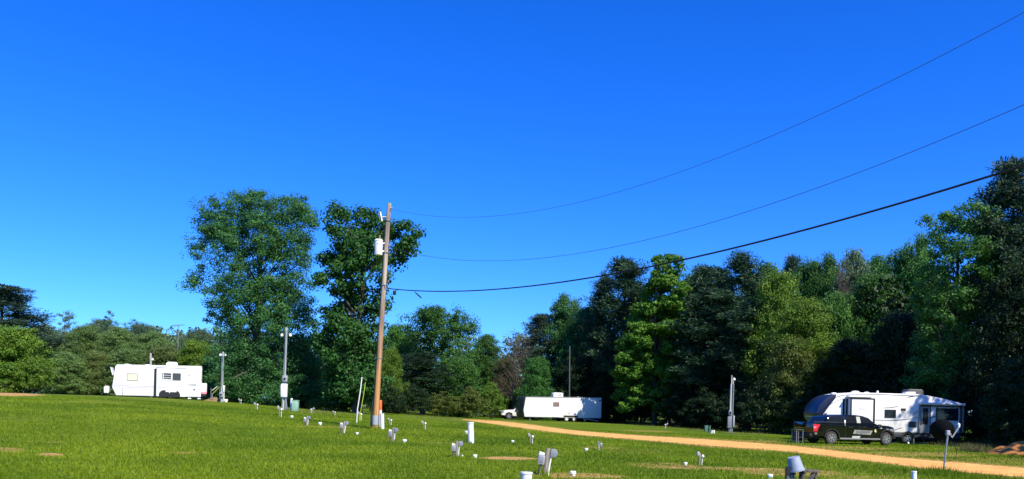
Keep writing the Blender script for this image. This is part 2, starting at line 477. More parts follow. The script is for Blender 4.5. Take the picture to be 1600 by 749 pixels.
# ------------------------------------------------------------------ sandy road
def road():
    m, n, l, b = _nt('sandy orange gravel')
    tc = n.new('ShaderNodeTexCoord')
    z = n.new('ShaderNodeTexNoise'); z.inputs['Scale'].default_value = 1.1; z.inputs['Detail'].default_value = 9; z.inputs['Roughness'].default_value = .7
    l.new(tc.outputs['Object'], z.inputs['Vector'])
    r = n.new('ShaderNodeValToRGB'); e = r.color_ramp.elements; e.new(.5)
    for k, (p, c) in enumerate([(.30, (.50, .215, .045)), (.52, (.74, .365, .085)), (.72, (.84, .47, .15))]): e[k].position = p; e[k].color = (*c, 1)
    l.new(z.outputs['Fac'], r.inputs[0])
    ac = n.new('ShaderNodeAttribute'); ac.attribute_name = 'across'
    cv = n.new('ShaderNodeValToRGB'); ce = cv.color_ramp.elements          # verge 0, wheel tracks, crown between them
    while len(ce) < 8: ce.new(.5)
    for k, (p_, c_) in enumerate([(0, .25), (.12, .62), (.26, 1.0), (.38, 1.0), (.5, .78), (.62, 1.0), (.76, 1.0), (.9, .6)]): ce[k].position = p_; ce[k].color = (c_, c_, c_, 1)
    l.new(ac.outputs['Fac'], cv.inputs[0])
    z3 = n.new('ShaderNodeTexNoise'); z3.inputs['Scale'].default_value = .8; z3.inputs['Detail'].default_value = 9; z3.inputs['Roughness'].default_value = .75
    l.new(tc.outputs['Object'], z3.inputs['Vector'])
    sm_ = n.new('ShaderNodeMath'); sm_.operation = 'MULTIPLY_ADD'; sm_.inputs[1].default_value = 1.5; l.new(z3.outputs['Fac'], sm_.inputs[0])
    of = n.new('ShaderNodeMath'); of.operation = 'ADD'; of.inputs[1].default_value = -1.02; l.new(cv.outputs[0], of.inputs[0]); l.new(of.outputs[0], sm_.inputs[2])
    mr_ = n.new('ShaderNodeMapRange'); mr_.inputs[1].default_value = .12; mr_.inputs[2].default_value = .34; l.new(sm_.outputs[0], mr_.inputs[0])
    gm = n.new('ShaderNodeMix'); gm.data_type = 'RGBA'; gm.inputs[6].default_value = (.17, .19, .03, 1)
    l.new(mr_.outputs[0], gm.inputs[0]); l.new(r.outputs[0], gm.inputs[7])
    l.new(gm.outputs[2], b.inputs['Base Color'])
    b.inputs['Roughness'].default_value = .95
    z2 = n.new('ShaderNodeTexNoise'); z2.inputs['Scale'].default_value = 9; z2.inputs['Detail'].default_value = 6
    l.new(tc.outputs['Object'], z2.inputs['Vector'])
    bp = n.new('ShaderNodeBump'); bp.inputs['Strength'].default_value = .7; bp.inputs['Distance'].default_value = .05
    l.new(z2.outputs['Fac'], bp.inputs['Height']); l.new(bp.outputs[0], b.inputs['Normal'])
    rng = np.random.default_rng(4)
    xs = np.arange(722, 1601, 4.0)
    up = np.interp(xs, [p[0] for p in UP], [p[1] for p in UP]); lo = np.interp(xs, [p[0] for p in LO], [p[1] for p in LO])
    A = [hit(x, y) for x, y in zip(xs, up)]; B = [hit(x, y) for x, y in zip(xs, lo)]
    A = np.array([[p.x, p.y] for p in A]); B = np.array([[p.x, p.y] for p in B])
    def sm(P, k=9):
        Q = P.copy()
        for i in range(len(P)):
            j0, j1 = max(0, i - k), min(len(P), i + k + 1); h = min(i - j0, j1 - 1 - i)
            Q[i] = P[i - h:i + h + 1].mean(0)
        return Q
    A, B = sm(A), sm(B)
    da = (A[-1] - A[-12]) ; db = (B[-1] - B[-12])
    A = np.vstack([A] + [A[-1] + da * k * 1.5 for k in range(1, 9)]); B = np.vstack([B] + [B[-1] + db * k * 1.5 for k in range(1, 9)])
    w = rng.normal(0, .10, len(A)); w2 = rng.normal(0, .10, len(A))
    nrm = (A - B); nrm /= np.linalg.norm(nrm, axis=1, keepdims=True) + 1e-9
    A = A + nrm * w[:, None]; B = B + nrm * w2[:, None]
    K = 9
    t = np.linspace(0, 1, K)
    P = A[:, None] * (1 - t[None, :, None]) + B[:, None] * t[None, :, None]
    Z = ground(P[..., 0], P[..., 1]) + .02
    Z[:, 0] -= .05; Z[:, -1] -= .05
    V = np.concatenate([P, Z[..., None]], -1).reshape(-1, 3)
    ii = np.arange(len(A) * K).reshape(len(A), K)
    F = np.stack([ii[:-1, :-1], ii[1:, :-1], ii[1:, 1:], ii[:-1, 1:]], -1).reshape(-1, 4)
    o = npmesh('road', V, F, m); tag(o, kind='structure')
    aa = o.data.attributes.new('across', 'FLOAT', 'POINT'); aa.data.foreach_set('value', np.tile(t, len(A)).astype(np.float32))
    return A, B
ROAD_A, ROAD_B = road()

# ------------------------------------------------------------------ grass blades
def grass():
    rng = np.random.default_rng(11)
    N = 520000
    # density falls with distance
    Y = 12.5 + (62 - 12.5) * rng.random(N) ** 1.7
    X = (rng.random(N) * 1.56 - .78) * Y
    tuft = np.sin(X * 2.1 + np.sin(Y * 1.3) * 2) * np.sin(Y * 1.7 + np.sin(X * .9) * 2)
    Z = ground(X, Y)
    px, py = topix(X, Y, Z)
    up = np.interp(px, [p[0] for p in UP], [p[1] for p in UP], left=0, right=731); lo = np.interp(px, [p[0] for p in LO], [p[1] for p in LO], left=0, right=747)
    slope = np.where(px > 1600, (px - 1600) * .08, 0)
    w_ = rng.random(N) ** 2 * .22 * (lo - up)
    onroad = (px > 722) & (py > up + slope + w_) & (py < lo + slope - w_)
    d = dirt_at(px, py)
    keep = ~onroad & (rng.random(N) > d * 1.25)
    X, Y, Z, tuft = X[keep], Y[keep], Z[keep], tuft[keep]
    n = len(X)
    h = (.028 + .045 * rng.random(n)) * (1 + .3 * tuft)
    tall = rng.random(n) < .012; h[tall] *= 2.2
    w = .005 + .00042 * Y
    a = rng.random(n) * 2 * np.pi; ca, sa = np.cos(a), np.sin(a)
    lean = h * (.2 + .7 * rng.random(n)); b = rng.random(n) * 2 * np.pi
    P0 = np.stack([X - ca * w, Y - sa * w, Z - .01], -1); P1 = np.stack([X + ca * w, Y + sa * w, Z - .01], -1)
    P2 = np.stack([X + np.cos(b) * lean, Y + np.sin(b) * lean, Z + h], -1)
    V = np.stack([P0, P1, P2], 1).reshape(-1, 3)
    m = leafmat('grass blades', (.085, .165, .003), (.245, .325, .012), .42, .5)
    for nd in m.node_tree.nodes:
        if nd.type == 'TEX_NOISE': nd.inputs['Scale'].default_value = .16; nd.inputs['Detail'].default_value = 5; nd.inputs['Distortion'].default_value = .6
        if nd.type == 'MATH' and nd.inputs[2].default_value < -.5: nd.inputs[1].default_value = 2.8; nd.inputs[2].default_value = -1.15
    o = npmesh('grass', V, np.arange(3 * n).reshape(-1, 3), m)
    tag(o, 'short mown grass covering the camp field', 'grass', kind='stuff')
grass()

# ================================================================== TREES
def leaf_quads(C, RAD, per, size, rng, up=.45, out=1.25, aspect=.6, needle=False):
    n = len(C); N = n * per
    c = np.repeat(C, per, 0); r = np.repeat(RAD, per, 0)
    p = rng.normal(size=(N, 3)); p /= np.linalg.norm(p, axis=1, keepdims=True)
    rr = rng.random(N)[:, None] ** (.5)
    q = p * rr
    P = c + q * r
    L = (size * (.65 + .7 * rng.random(N)))[:, None]
    if needle:
        t = p + rng.normal(size=(N, 3)) * .45 + np.array([0, 0, .25]); t /= np.linalg.norm(t, axis=1, keepdims=True)
        nn = rng.normal(size=(N, 3))
    else:
        nn = rng.normal(size=(N, 3)) * .55 + p * out + np.array([0, 0, up])
        t = rng.normal(size=(N, 3)); t[:, 2] -= .35
    nn /= np.linalg.norm(nn, axis=1, keepdims=True)
    b = np.cross(nn, t); b /= np.linalg.norm(b, axis=1, keepdims=True) + 1e-9
    if not needle:
        t = np.cross(b, nn)
    W = L * aspect
    V = np.stack([P - t * L * .5, P - b * W * .5 + t * L * .05, P + t * L * .5, P + b * W * .5 + t * L * .05], 1).reshape(-1, 3)
    return V

def lobes_to_clumps(lobes, rng, cr=.62, dens=.62, inner=.25):
    C, RD = [], []
    for (x, y, z, rx, ry, rz) in lobes:
        area = 4 * np.pi * (((rx * ry) ** 1.6 + (rx * rz) ** 1.6 + (ry * rz) ** 1.6) / 3) ** (1 / 1.6)
        n = max(6, int(dens * area))
        p = rng.normal(size=(n, 3)); p /= np.linalg.norm(p, axis=1, keepdims=True)
        s = np.where(rng.random(n) < inner, .35 + .4 * rng.random(n), .72 + .36 * rng.random(n))
        C.append(np.array([x, y, z]) + p * s[:, None] * np.array([rx, ry, rz]))
        k = cr * (.6 + .8 * rng.random(n))
        RD.append(np.stack([k * 1.15, k * 1.15, k * .72], -1))
    return np.concatenate(C), np.concatenate(RD)

def trunk_mb(C, H, r0, rng, nl=16, lean=0.0, top=.9, low=.2):
    mb = MB()
    pts = [Vector((lean * t * H + .15 * math.sin(3 * t + r0 * 9), .12 * math.sin(4 * t), -.35 + t * (top * H + .35))) for t in np.linspace(0, 1, 8)]
    rad = [r0 * (1.25 if i == 0 else 1) * (1 - .86 * i / 7) for i in range(8)]
    mb.tube(pts, rad, 8)
    pick = rng.choice(len(C), min(nl, len(C)), replace=False)
    for i in pick:
        e = Vector(C[i]); t = max(low, min(.85, (e.z - .12 * H - .35 * math.hypot(e.x, e.y)) / (top * H) + .0))
        k = t * 7; j = int(k); s = pts[j].lerp(pts[min(7, j + 1)], k - j)
        rb = r0 * (1 - .86 * t) * .5
        mid = s.lerp(e, .5) + Vector((0, 0, .06 * (e - s).length))
        mb.tube([s, mid, e], [rb, rb * .6, max(.012, rb * .15)], 5, False)
    return mb

def mesh_of(V):
    F = np.arange(len(V)).reshape(-1, 4)
    me = bpy.data.meshes.new('crown')
    V = np.ascontiguousarray(V, np.float32)
    me.vertices.add(len(V)); me.vertices.foreach_set('co', V.ravel())
    me.loops.add(F.size); me.loops.foreach_set('vertex_index', F.ravel().astype(np.int32))
    me.polygons.add(len(F)); me.polygons.foreach_set('loop_start', np.arange(0, F.size, 4, dtype=np.int32))
    me.update(calc_edges=True); me.materials.append(None)
    return me

PROTO = {}
def proto(kind, seed):
    """a tree of its kind in metres: crown mesh, trunk object data, height, width"""
    key = (kind, seed)
    if key in PROTO: return PROTO[key]
    rng = np.random.default_rng(seed * 77 + len(kind))
    if kind in ('broad', 'slim', 'thicket'):
        H, W = {'broad': (14.0, 9.5), 'slim': (14.0, 6.5), 'thicket': (9.0, 8.5)}[kind]
        n = {'broad': 17, 'slim': 12, 'thicket': 16}[kind]
        lob = []
        lo = {'broad': .16, 'slim': .35, 'thicket': .10}[kind]
        for i in range(n):
            t = lo + (1 - lo) * ((i + .5) / n)
            prof = math.sin(math.pi * min(.97, max(.06, (t - lo + .16) / (1.14 - lo)))) ** .55
            if kind == 'thicket': prof = (1 - max(0, t - .35) / .68) ** .5 if t > .35 else 1
            a = i * 2.4 + rng.random() * .8
            lr = W * (.20 + .08 * rng.random()) * (.7 + .3 * prof)
            off = max(0, W * .5 * prof - lr * .9) * (.55 + .5 * rng.random())
            rz = lr * (.75 + .35 * rng.random())
            z = min(t * H, H - rz * .95)
            lob.append((off * math.cos(a), off * math.sin(a), z, lr, lr, rz))
        dens = {'broad': .55, 'slim': .30, 'thicket': .7}[kind]
        C, RD = lobes_to_clumps(lob, rng, cr=.80 if kind != 'slim' else .55, dens=dens)
        V = leaf_quads(C, RD, 120 if kind != 'slim' else 60, .20, rng)
        tb = trunk_mb(C, H, .22 if kind != 'slim' else .13, rng, 16)
    elif kind == 'pine':
        H, W = 18.0, 7.0
        C, RD = [], []
        z = H * .30
        while z < H * .985:
            t = (z - H * .3) / (H * .7)
            reach = W * .5 * (1.0 - t) ** .6 * (.65 + .45 * rng.random()) + .35
            if t < .15: reach *= .55 + 2 * t
            nb = rng.integers(3, 6)
            for k in range(nb):
                a = rng.random() * 2 * np.pi; L = reach * (.55 + .55 * rng.random())
                for s in np.arange(.35, 1.01, .22):
                    C.append([math.cos(a) * L * s + rng.normal(0, .15), math.sin(a) * L * s + rng.normal(0, .15), z + .38 * L * s + rng.normal(0, .28)])
                    k2 = (.45 + .34 * rng.random()) * (.7 + .4 * s)
                    RD.append([k2 * 1.1, k2 * 1.1, k2 * .85])
            z += H * (.022 + .014 * rng.random())
        C.append([0, 0, H - .3]); RD.append([.4, .4, .6])
        C, RD = np.array(C), np.array(RD)
        V = leaf_quads(C, RD, 90, .32, rng, aspect=.20, needle=True)
        tb = trunk_mb(C, H, .2, rng, 26, top=.97, low=.3)
    elif kind == 'shrub':
        H, W = 4.0, 4.6
        lob = []
        for i in range(11):
            a = i * 2.4; r = W * .36 * math.sqrt((i + .3) / 11) * (.8 + .4 * rng.random())
            zz = H * (.30 + .45 * rng.random() * (1 - r / W))
            q = .75 + .5 * rng.random()
            lob.append((r * math.cos(a), r * math.sin(a), zz, q, q, min(q * 1.05, zz)))
        lob.append((0, 0, H * .74, .9, .9, H * .25))
        C, RD = lobes_to_clumps(lob, rng, cr=.34, dens=1.5)
        C[:, 2] = np.maximum(C[:, 2], .12)
        V = leaf_quads(C, RD, 80, .13, rng)
        tb = trunk_mb(C, H, .05, rng, 14, top=.6, low=.05)
    elif kind == 'bare':
        H, W = 13.0, 6.0
        C = []
        for i in range(60):
            t = .25 + .75 * rng.random(); a = rng.random() * 6.28; r = W * .5 * (1 - .75 * (t - .25)) * (.5 + .5 * rng.random())
            C.append([r * math.cos(a), r * math.sin(a), t * H])
        C = np.array(C)
        tb = trunk_mb(C, H, .16, rng, 60, top=.97)
        pts, RD = [], []
        V = []
        for c in C:                                   # fine twigs round every limb end
            k = 34
            s = c + rng.normal(size=(k, 3)) * .45
            d = rng.normal(size=(k, 3)) * .5 + np.array([c[0], c[1], 2.0]) * .18; d /= np.linalg.norm(d, axis=1, keepdims=True)
            L = .5 + .6 * rng.random((k, 1)); b = np.cross(d, rng.normal(size=(k, 3))); b /= np.linalg.norm(b, axis=1, keepdims=True)
            V.append(np.stack([s - b * .014, s + b * .014, s + d * L + b * .005, s + d * L - b * .005], 1).reshape(-1, 3))
        V = np.concatenate(V)
    to = tb.build('trunk', M['bark'])
    tme = to.data; bpy.data.objects.remove(to)
    tme.materials.clear(); tme.materials.append(None)
    V = V.copy(); V[:, 2] = np.maximum(V[:, 2], .02)
    zt = np.percentile(V[:, 2], 99.7)
    wx = np.percentile(np.abs(V[:, 0]), 97) * 2
    PROTO[key] = (mesh_of(V), tme, float(zt), float(wx))
    return PROTO[key]

KINDNAME = {'broad': ('broadleaf_tree', 'tree'), 'slim': ('slender_tree', 'tree'), 'thicket': ('bushy_tree', 'tree'),
            'pine': ('pine_tree', 'tree'), 'shrub': ('shrub', 'shrub'), 'bare': ('bare_tree', 'tree')}

def finish_tree(root, cme, tme, mat, bark='bark'):
    c = bpy.data.objects.new('crown', cme); COL.objects.link(c); c.parent = root
    c.material_slots[0].link = 'OBJECT'; c.material_slots[0].material = M[mat]
    t = bpy.data.objects.new('trunk', tme); COL.objects.link(t); t.parent = root
    t.material_slots[0].link = 'OBJECT'; t.material_slots[0].material = M[bark]

def tree(px, top, w, Y, kind, seed, mat, label, rot=None, group=None, bark='bark'):
    cme, tme, H, W = proto(kind, seed)
    u, v = ray(px, top); x = u * Y; z0 = gz(x, Y)
    h = EYE + v * Y - z0; wm = w / FPX * Y
    nm, cat = KINDNAME[kind]
    r = thing(nm, label, cat, (x, Y, z0 - .02), rot if rot is not None else (px * 1.7) % 6.28, group)
    s = wm / W
    r.scale = (s, s, h / H)
    finish_tree(r, cme, tme, mat, bark)
    return r

def hero(name, label, px0, Y, lobes, mat, seed, leaf=.28, per=46, cr=.62, dens=.62, r0=.4, nl=30, inner=.25, bark='bark', depth=.85, aspect=.6, top=.85):
    """a tree built after its own outline: lobes given as (px, py, half width, half height)"""
    rng = np.random.default_rng(seed)
    u0, _ = ray(px0, 640); x0 = u0 * Y; z0 = gz(x0, Y)
    k = Y / FPX
    L = []
    for (px, py, hw, hh) in lobes:
        p = at(px, py, Y)
        rx, rz = hw * k * .92, hh * k * .92
        ry = .5 * (rx + rz) * depth + .4
        span = max(0, 1 - abs(px - px0) / 130.0)
        for sgn in (-1, 1) if hw > 34 else (rng.choice([-1, 1]),):
            L.append((p.x - x0, sgn * span * rng.uniform(.5, 2.6), max(p.z - z0, rz * .8), rx, ry, rz))
    C, RD = lobes_to_clumps(L, rng, cr=cr, dens=dens, inner=inner)
    C[:, 2] = np.maximum(C[:, 2], .2)
    H = C[:, 2].max()
    V = leaf_quads(C, RD, per, leaf, rng, aspect=aspect)
    V[:, 2] = np.maximum(V[:, 2], .02)
    to = trunk_mb(C, H, r0, rng, nl, top=top).build('trunk', M[bark])
    tme = to.data; bpy.data.objects.remove(to); tme.materials.clear(); tme.materials.append(None)
    r = thing(name, label, 'tree', (x0, Y, z0 - .02))
    finish_tree(r, mesh_of(V), tme, mat, bark)
    return r

hero('broadleaf_tree', 'tallest broad green tree behind the grey light poles, with a wide airy crown', 400, 80,
     [(345, 345, 40, 30), (400, 328, 46, 32), (455, 332, 36, 30), (484, 352, 16, 16), (330, 390, 32, 32), (395, 385, 56, 46), (450, 392, 40, 40),
      (312, 440, 20, 24), (375, 448, 52, 40), (445, 455, 44, 42), (345, 490, 30, 30), (400, 515, 52, 42), (462, 515, 38, 42),
      (385, 570, 56, 44), (445, 575, 54, 44), (362, 540, 34, 36), (478, 560, 24, 36), (362, 608, 36, 30), (430, 612, 56, 30), (480, 612, 24, 26)], 'leaf_oak', 5, leaf=.18, per=140, cr=.82, r0=.5, nl=46, dens=.55)
hero('broadleaf_tree', 'dark big leaved tree with a lobed top directly behind the utility pole', 560, 74,
     [(562, 342, 34, 28), (531, 348, 17, 26), (592, 350, 22, 22), (632, 372, 24, 30), (612, 398, 26, 18), (560, 388, 36, 34), (548, 428, 34, 28),
      (509, 398, 16, 14), (504, 438, 12, 14), (536, 470, 30, 28), (578, 472, 28, 26), (600, 436, 12, 14), (515, 482, 16, 14),
      (530, 530, 36, 40), (572, 535, 32, 40), (538, 588, 38, 38), (580, 598, 28, 30), (535, 625, 34, 18)], 'leaf_chest', 8, leaf=.26, per=95, cr=.80,
     dens=.78, r0=.42, nl=40, inner=.2, aspect=.75)
def cone_lobes():
    rg = random.Random(12); L = [(1033, 398, 6, 11), (1053, 399, 6, 11), (1036, 412, 9, 12), (1054, 414, 9, 12)]
    y = 424
    while y < 640:
        k = (y - 390) / 250.0
        hw = 62 * min(1, .22 + 1.3 * k) if k < .72 else 60 * (1 - .9 * (k - .72))
        cx = 1043 - 26 * k
        n = max(3, int(hw / 6))
        for q in range(n):
            o = (q + .5) / n * 2 - 1
            L.append((cx + o * hw * rg.uniform(.80, 1.08), y + abs(o) * 9 + rg.uniform(-7, 7), rg.uniform(9, 14), rg.uniform(7, 11)))
        y += 12
    return L
hero('sweetgum_tree', 'bright green twin tipped tree standing forward of the dark woods', 1022, 97, cone_lobes(),
     'leaf_bright', 13, leaf=.26, per=64, cr=.55, dens=.8, r0=.3, nl=40, aspect=.85, top=.95, depth=1.3)
hero('broadleaf_tree', 'round topped green tree right of the utility pole, above a dark pine', 690, 112,
     [(690, 494, 36, 14), (658, 503, 24, 16), (724, 505, 22, 17), (648, 520, 16, 12), (695, 518, 36, 18), (740, 515, 10, 12), (672, 545, 34, 24), (712, 548, 34, 24), (690, 590, 46, 34), (700, 625, 46, 18)],
     'leaf_mid', 17, leaf=.24, per=100, cr=.9, dens=.5, r0=.4, nl=30)
hero('broadleaf_tree', 'large pale topped leafy tree behind the right camper, left of the corner pine', 1490, 62,
     [(1492, 345, 36, 28), (1466, 380, 26, 30), (1520, 372, 30, 30), (1482, 412, 42, 34), (1522, 425, 34, 34), (1446, 450, 24, 30), (1480, 470, 42, 38),
      (1520, 490, 40, 40), (1455, 510, 34, 34), (1490, 545, 46, 40), (1520, 590, 40, 40), (1460, 590, 36, 40)], 'leaf_mid', 23, leaf=.19, per=110, cr=.66, dens=.62, r0=.4, nl=34)

T = [
 # ---- left edge and the belt behind the left camper
 (8, 448, 118, 112, 'pine', 1, 'needle_blue', 'tall layered pine rising above the thicket at the left edge'),
 (20, 512, 96, 90, 'thicket', 1, 'leaf_yellow', 'yellow green bushy tree in front of the left edge pine'),
 (52, 556, 56, 88, 'shrub', 2, 'leaf_yellow', 'low yellow green bush at the right foot of the left edge thicket'),
 (101, 486, 40, 130, 'slim', 1, 'leaf_far', 'wispy pale tree poking above the belt, nearest the left edge pine'),
 (172, 486, 42, 128, 'slim', 2, 'leaf_far', 'wispy pale tree top directly above the front of the left camper'),
 (210, 500, 48, 126, 'slim', 3, 'leaf_far', 'lower wispy tree right of the pale tree top above the left camper'),
 (135, 510, 66, 120, 'broad', 1, 'leaf_belt', 'rounded green tree between the two wispy pale tree tops'),
 (185, 512, 64, 118, 'broad', 2, 'leaf_belt', 'green tree behind the front half of the left camper'),
 (240, 520, 66, 120, 'broad', 3, 'leaf_belt', 'green tree behind the left camper, left of the television mast'),
 (82, 528, 60, 122, 'pine', 2, 'needle_blue', 'small dark pine beside the left edge thicket'),
 (105, 552, 66, 100, 'thicket', 2, 'leaf_belt', 'leafy bush tree on the crest left of the left camper'),
 (150, 548, 62, 102, 'thicket', 3, 'leaf_belt_olive', 'olive bush tree just behind the nose of the left camper'),
 (205, 546, 76, 103, 'thicket', 1, 'leaf_belt', 'bush tree behind the small square window of the left camper'),
 (258, 542, 74, 104, 'thicket', 2, 'leaf_belt_olive', 'olive bush tree behind the roof air conditioner of the left camper'),
 (305, 532, 78, 102, 'thicket', 3, 'leaf_yellow', 'rounded yellow green bush tree behind the tail of the left camper'),
 (336, 560, 46, 92, 'thicket', 1, 'leaf_chest', 'dark bush tree just behind the short light pole'),
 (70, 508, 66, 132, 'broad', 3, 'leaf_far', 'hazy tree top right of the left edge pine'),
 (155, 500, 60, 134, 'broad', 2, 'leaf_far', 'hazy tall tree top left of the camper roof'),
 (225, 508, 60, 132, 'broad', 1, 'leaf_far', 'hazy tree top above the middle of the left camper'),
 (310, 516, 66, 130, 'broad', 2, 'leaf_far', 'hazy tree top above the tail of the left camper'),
 # ---- under and between the two big trees
 (350, 585, 52, 84, 'shrub', 1, 'leaf_chest', 'dark shrub at the left foot of the tallest tree'),
 (478, 552, 62, 84, 'thicket', 2, 'leaf_olive', 'olive bush tree filling the gap between the two tallest trees'),
 (505, 622, 42, 76, 'shrub', 3, 'leaf_olive', 'low olive shrub on the grass edge left of the white stake'),
 (470, 610, 44, 80, 'shrub', 2, 'leaf_yellow', 'yellow green shrub behind the pale green utility box'),
 (610, 545, 56, 92, 'thicket', 3, 'leaf_yellow', 'yellow green bush tree showing right of the utility pole'),
 (622, 508, 60, 116, 'broad', 1, 'leaf_mid', 'green tree behind the utility pole, left of the round topped tree'),
 (605, 600, 56, 82, 'shrub', 1, 'leaf_dark', 'dark shrub behind the orange marker post'),
 # ---- middle gap
 (662, 552, 88, 100, 'pine', 3, 'needle', 'dense dark pine below the round topped tree'),
 (640, 602, 64, 92, 'shrub', 2, 'leaf_dark', 'dark low shrub under the left side of the dense pine'),
 (722, 560, 60, 102, 'thicket', 1, 'leaf_mid', 'mid green bush tree right of the dense dark pine'),
 (690, 612, 58, 95, 'shrub', 3, 'leaf_olive', 'olive shrub on the grass edge under the round topped tree'),
 (735, 604, 52, 97, 'shrub', 1, 'leaf_olive', 'olive shrub at the far end of the sandy road'),
 (768, 598, 46, 102, 'shrub', 2, 'leaf_yellow', 'yellowish shrub in front of the white truck nose'),
 (760, 524, 52, 124, 'broad', 2, 'leaf_mid', 'green tree between the round topped tree and the bare tree'),
 (806, 516, 66, 112, 'bare', 1, 'twig', 'brown leafless tree above the white truck'),
 (790, 560, 46, 116, 'thicket', 2, 'leaf_olive', 'olive bush tree behind the leafless tree'),
 (846, 492, 60, 116, 'pine', 1, 'needle_blue', 'slim pine behind the front of the middle trailer'),
 (842, 560, 60, 110, 'thicket', 3, 'leaf_chest', 'dark bush tree behind the front of the middle trailer'),
 (884, 464, 72, 116, 'broad', 3, 'leaf_oak', 'dark leafy tree above the middle of the white trailer'),
 (918, 480, 70, 114, 'broad', 1, 'leaf_oak', 'dark leafy tree above the tail of the middle trailer'),
 (905, 560, 76, 110, 'thicket', 1, 'leaf_dark', 'dark bush tree directly behind the middle trailer'),
 (950, 590, 62, 106, 'thicket', 2, 'leaf_dark', 'dark bush tree right of the middle trailer tail'),
 # ---- the right wood
 (1196, 414, 76, 102, 'broad', 2, 'leaf_mid', 'green tree top between the tallest middle pine and the yellow green trees'),
 (1264, 412, 70, 100, 'broad', 1, 'leaf_mid', 'green tree top right of the narrow pine top'),
 (1372, 404, 74, 96, 'broad', 2, 'leaf_mid', 'green tree top filling the skyline above the right camper window'),
 (1436, 372, 70, 82, 'broad', 3, 'leaf_mid', 'tall green tree against the left flank of the large pale topped tree'),
 (1084, 428, 70, 106, 'broad', 1, 'leaf_oak', 'dark leafy tree top showing behind the bright green tree'),
 (1130, 422, 66, 102, 'pine', 2, 'needle', 'pine top between the two pines right of the bright tree'),
 (978, 405, 84, 106, 'pine', 2, 'needle', 'tall pine left of the bright green tree'),
 (945, 430, 56, 110, 'pine', 3, 'needle', 'lower pine left of the tall pine beside the bright tree'),
 (1102, 416, 76, 98, 'pine', 1, 'needle', 'pine just right of the bright green tree'),
 (1158, 396, 84, 96, 'pine', 3, 'needle', 'tallest pine in the middle of the right wood'),
 (1122, 452, 104, 90, 'pine', 2, 'needle', 'dark pine under the pines right of the bright tree'),
 (1176, 470, 100, 86, 'pine', 1, 'needle', 'dark pine above the slanting light pole'),
 (1085, 520, 70, 94, 'thicket', 3, 'leaf_dark', 'dark bush tree at the right foot of the bright green tree'),
 (1135, 560, 84, 90, 'thicket', 1, 'leaf_dark', 'dark bush tree directly behind the slanting light pole'),
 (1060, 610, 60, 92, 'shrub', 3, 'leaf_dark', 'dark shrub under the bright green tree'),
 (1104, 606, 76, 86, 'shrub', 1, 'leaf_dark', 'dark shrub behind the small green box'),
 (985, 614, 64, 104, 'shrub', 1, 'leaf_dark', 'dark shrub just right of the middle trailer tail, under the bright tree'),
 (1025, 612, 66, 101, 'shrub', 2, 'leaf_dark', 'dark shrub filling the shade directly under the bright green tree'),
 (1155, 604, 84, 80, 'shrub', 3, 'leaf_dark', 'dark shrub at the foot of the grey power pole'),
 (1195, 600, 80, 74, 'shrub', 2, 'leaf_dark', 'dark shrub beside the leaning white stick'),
 (1216, 428, 84, 84, 'broad', 1, 'leaf_yellow', 'yellow green leafy tree top in the right wood'),
 (1258, 470, 96, 76, 'broad', 2, 'leaf_yellow', 'yellow green leafy tree above the nose of the right camper'),
 (1238, 402, 46, 104, 'pine', 2, 'needle_blue', 'narrow pine top behind the yellow green trees'),
 (1292, 402, 74, 98, 'broad', 3, 'leaf_mid', 'green tree rising behind the yellow green trees'),
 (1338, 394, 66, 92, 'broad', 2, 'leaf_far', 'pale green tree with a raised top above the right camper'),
 (1318, 400, 30, 90, 'bare', 1, 'twig', 'thin dead top sticking up left of the pale green raised tree top'),
 (1402, 396, 76, 84, 'broad', 3, 'leaf_mid', 'green tree top left of the large leafy tree'),
 (1366, 430, 84, 78, 'broad', 1, 'leaf_mid', 'green tree above the middle of the right camper'),
 (1305, 460, 84, 78, 'thicket', 3, 'leaf_mid', 'green bush tree above the slide out of the right camper'),
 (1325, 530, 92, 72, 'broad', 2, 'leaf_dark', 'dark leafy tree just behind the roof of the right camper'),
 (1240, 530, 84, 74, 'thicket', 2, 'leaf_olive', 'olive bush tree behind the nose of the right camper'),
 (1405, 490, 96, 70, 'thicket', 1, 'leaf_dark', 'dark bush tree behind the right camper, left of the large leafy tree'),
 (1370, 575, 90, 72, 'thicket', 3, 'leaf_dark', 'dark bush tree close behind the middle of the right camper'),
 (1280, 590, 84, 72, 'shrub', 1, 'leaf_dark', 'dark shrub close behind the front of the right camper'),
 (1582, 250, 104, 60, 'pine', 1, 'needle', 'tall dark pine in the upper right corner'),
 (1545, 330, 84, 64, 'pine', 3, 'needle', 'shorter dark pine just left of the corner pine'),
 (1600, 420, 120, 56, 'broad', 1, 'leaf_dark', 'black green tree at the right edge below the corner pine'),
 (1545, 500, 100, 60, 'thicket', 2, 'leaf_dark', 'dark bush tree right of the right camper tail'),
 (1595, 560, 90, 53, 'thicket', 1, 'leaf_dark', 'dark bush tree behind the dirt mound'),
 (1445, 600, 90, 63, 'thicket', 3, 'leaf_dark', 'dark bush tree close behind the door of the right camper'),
]
for a in T:
    tree(*a)

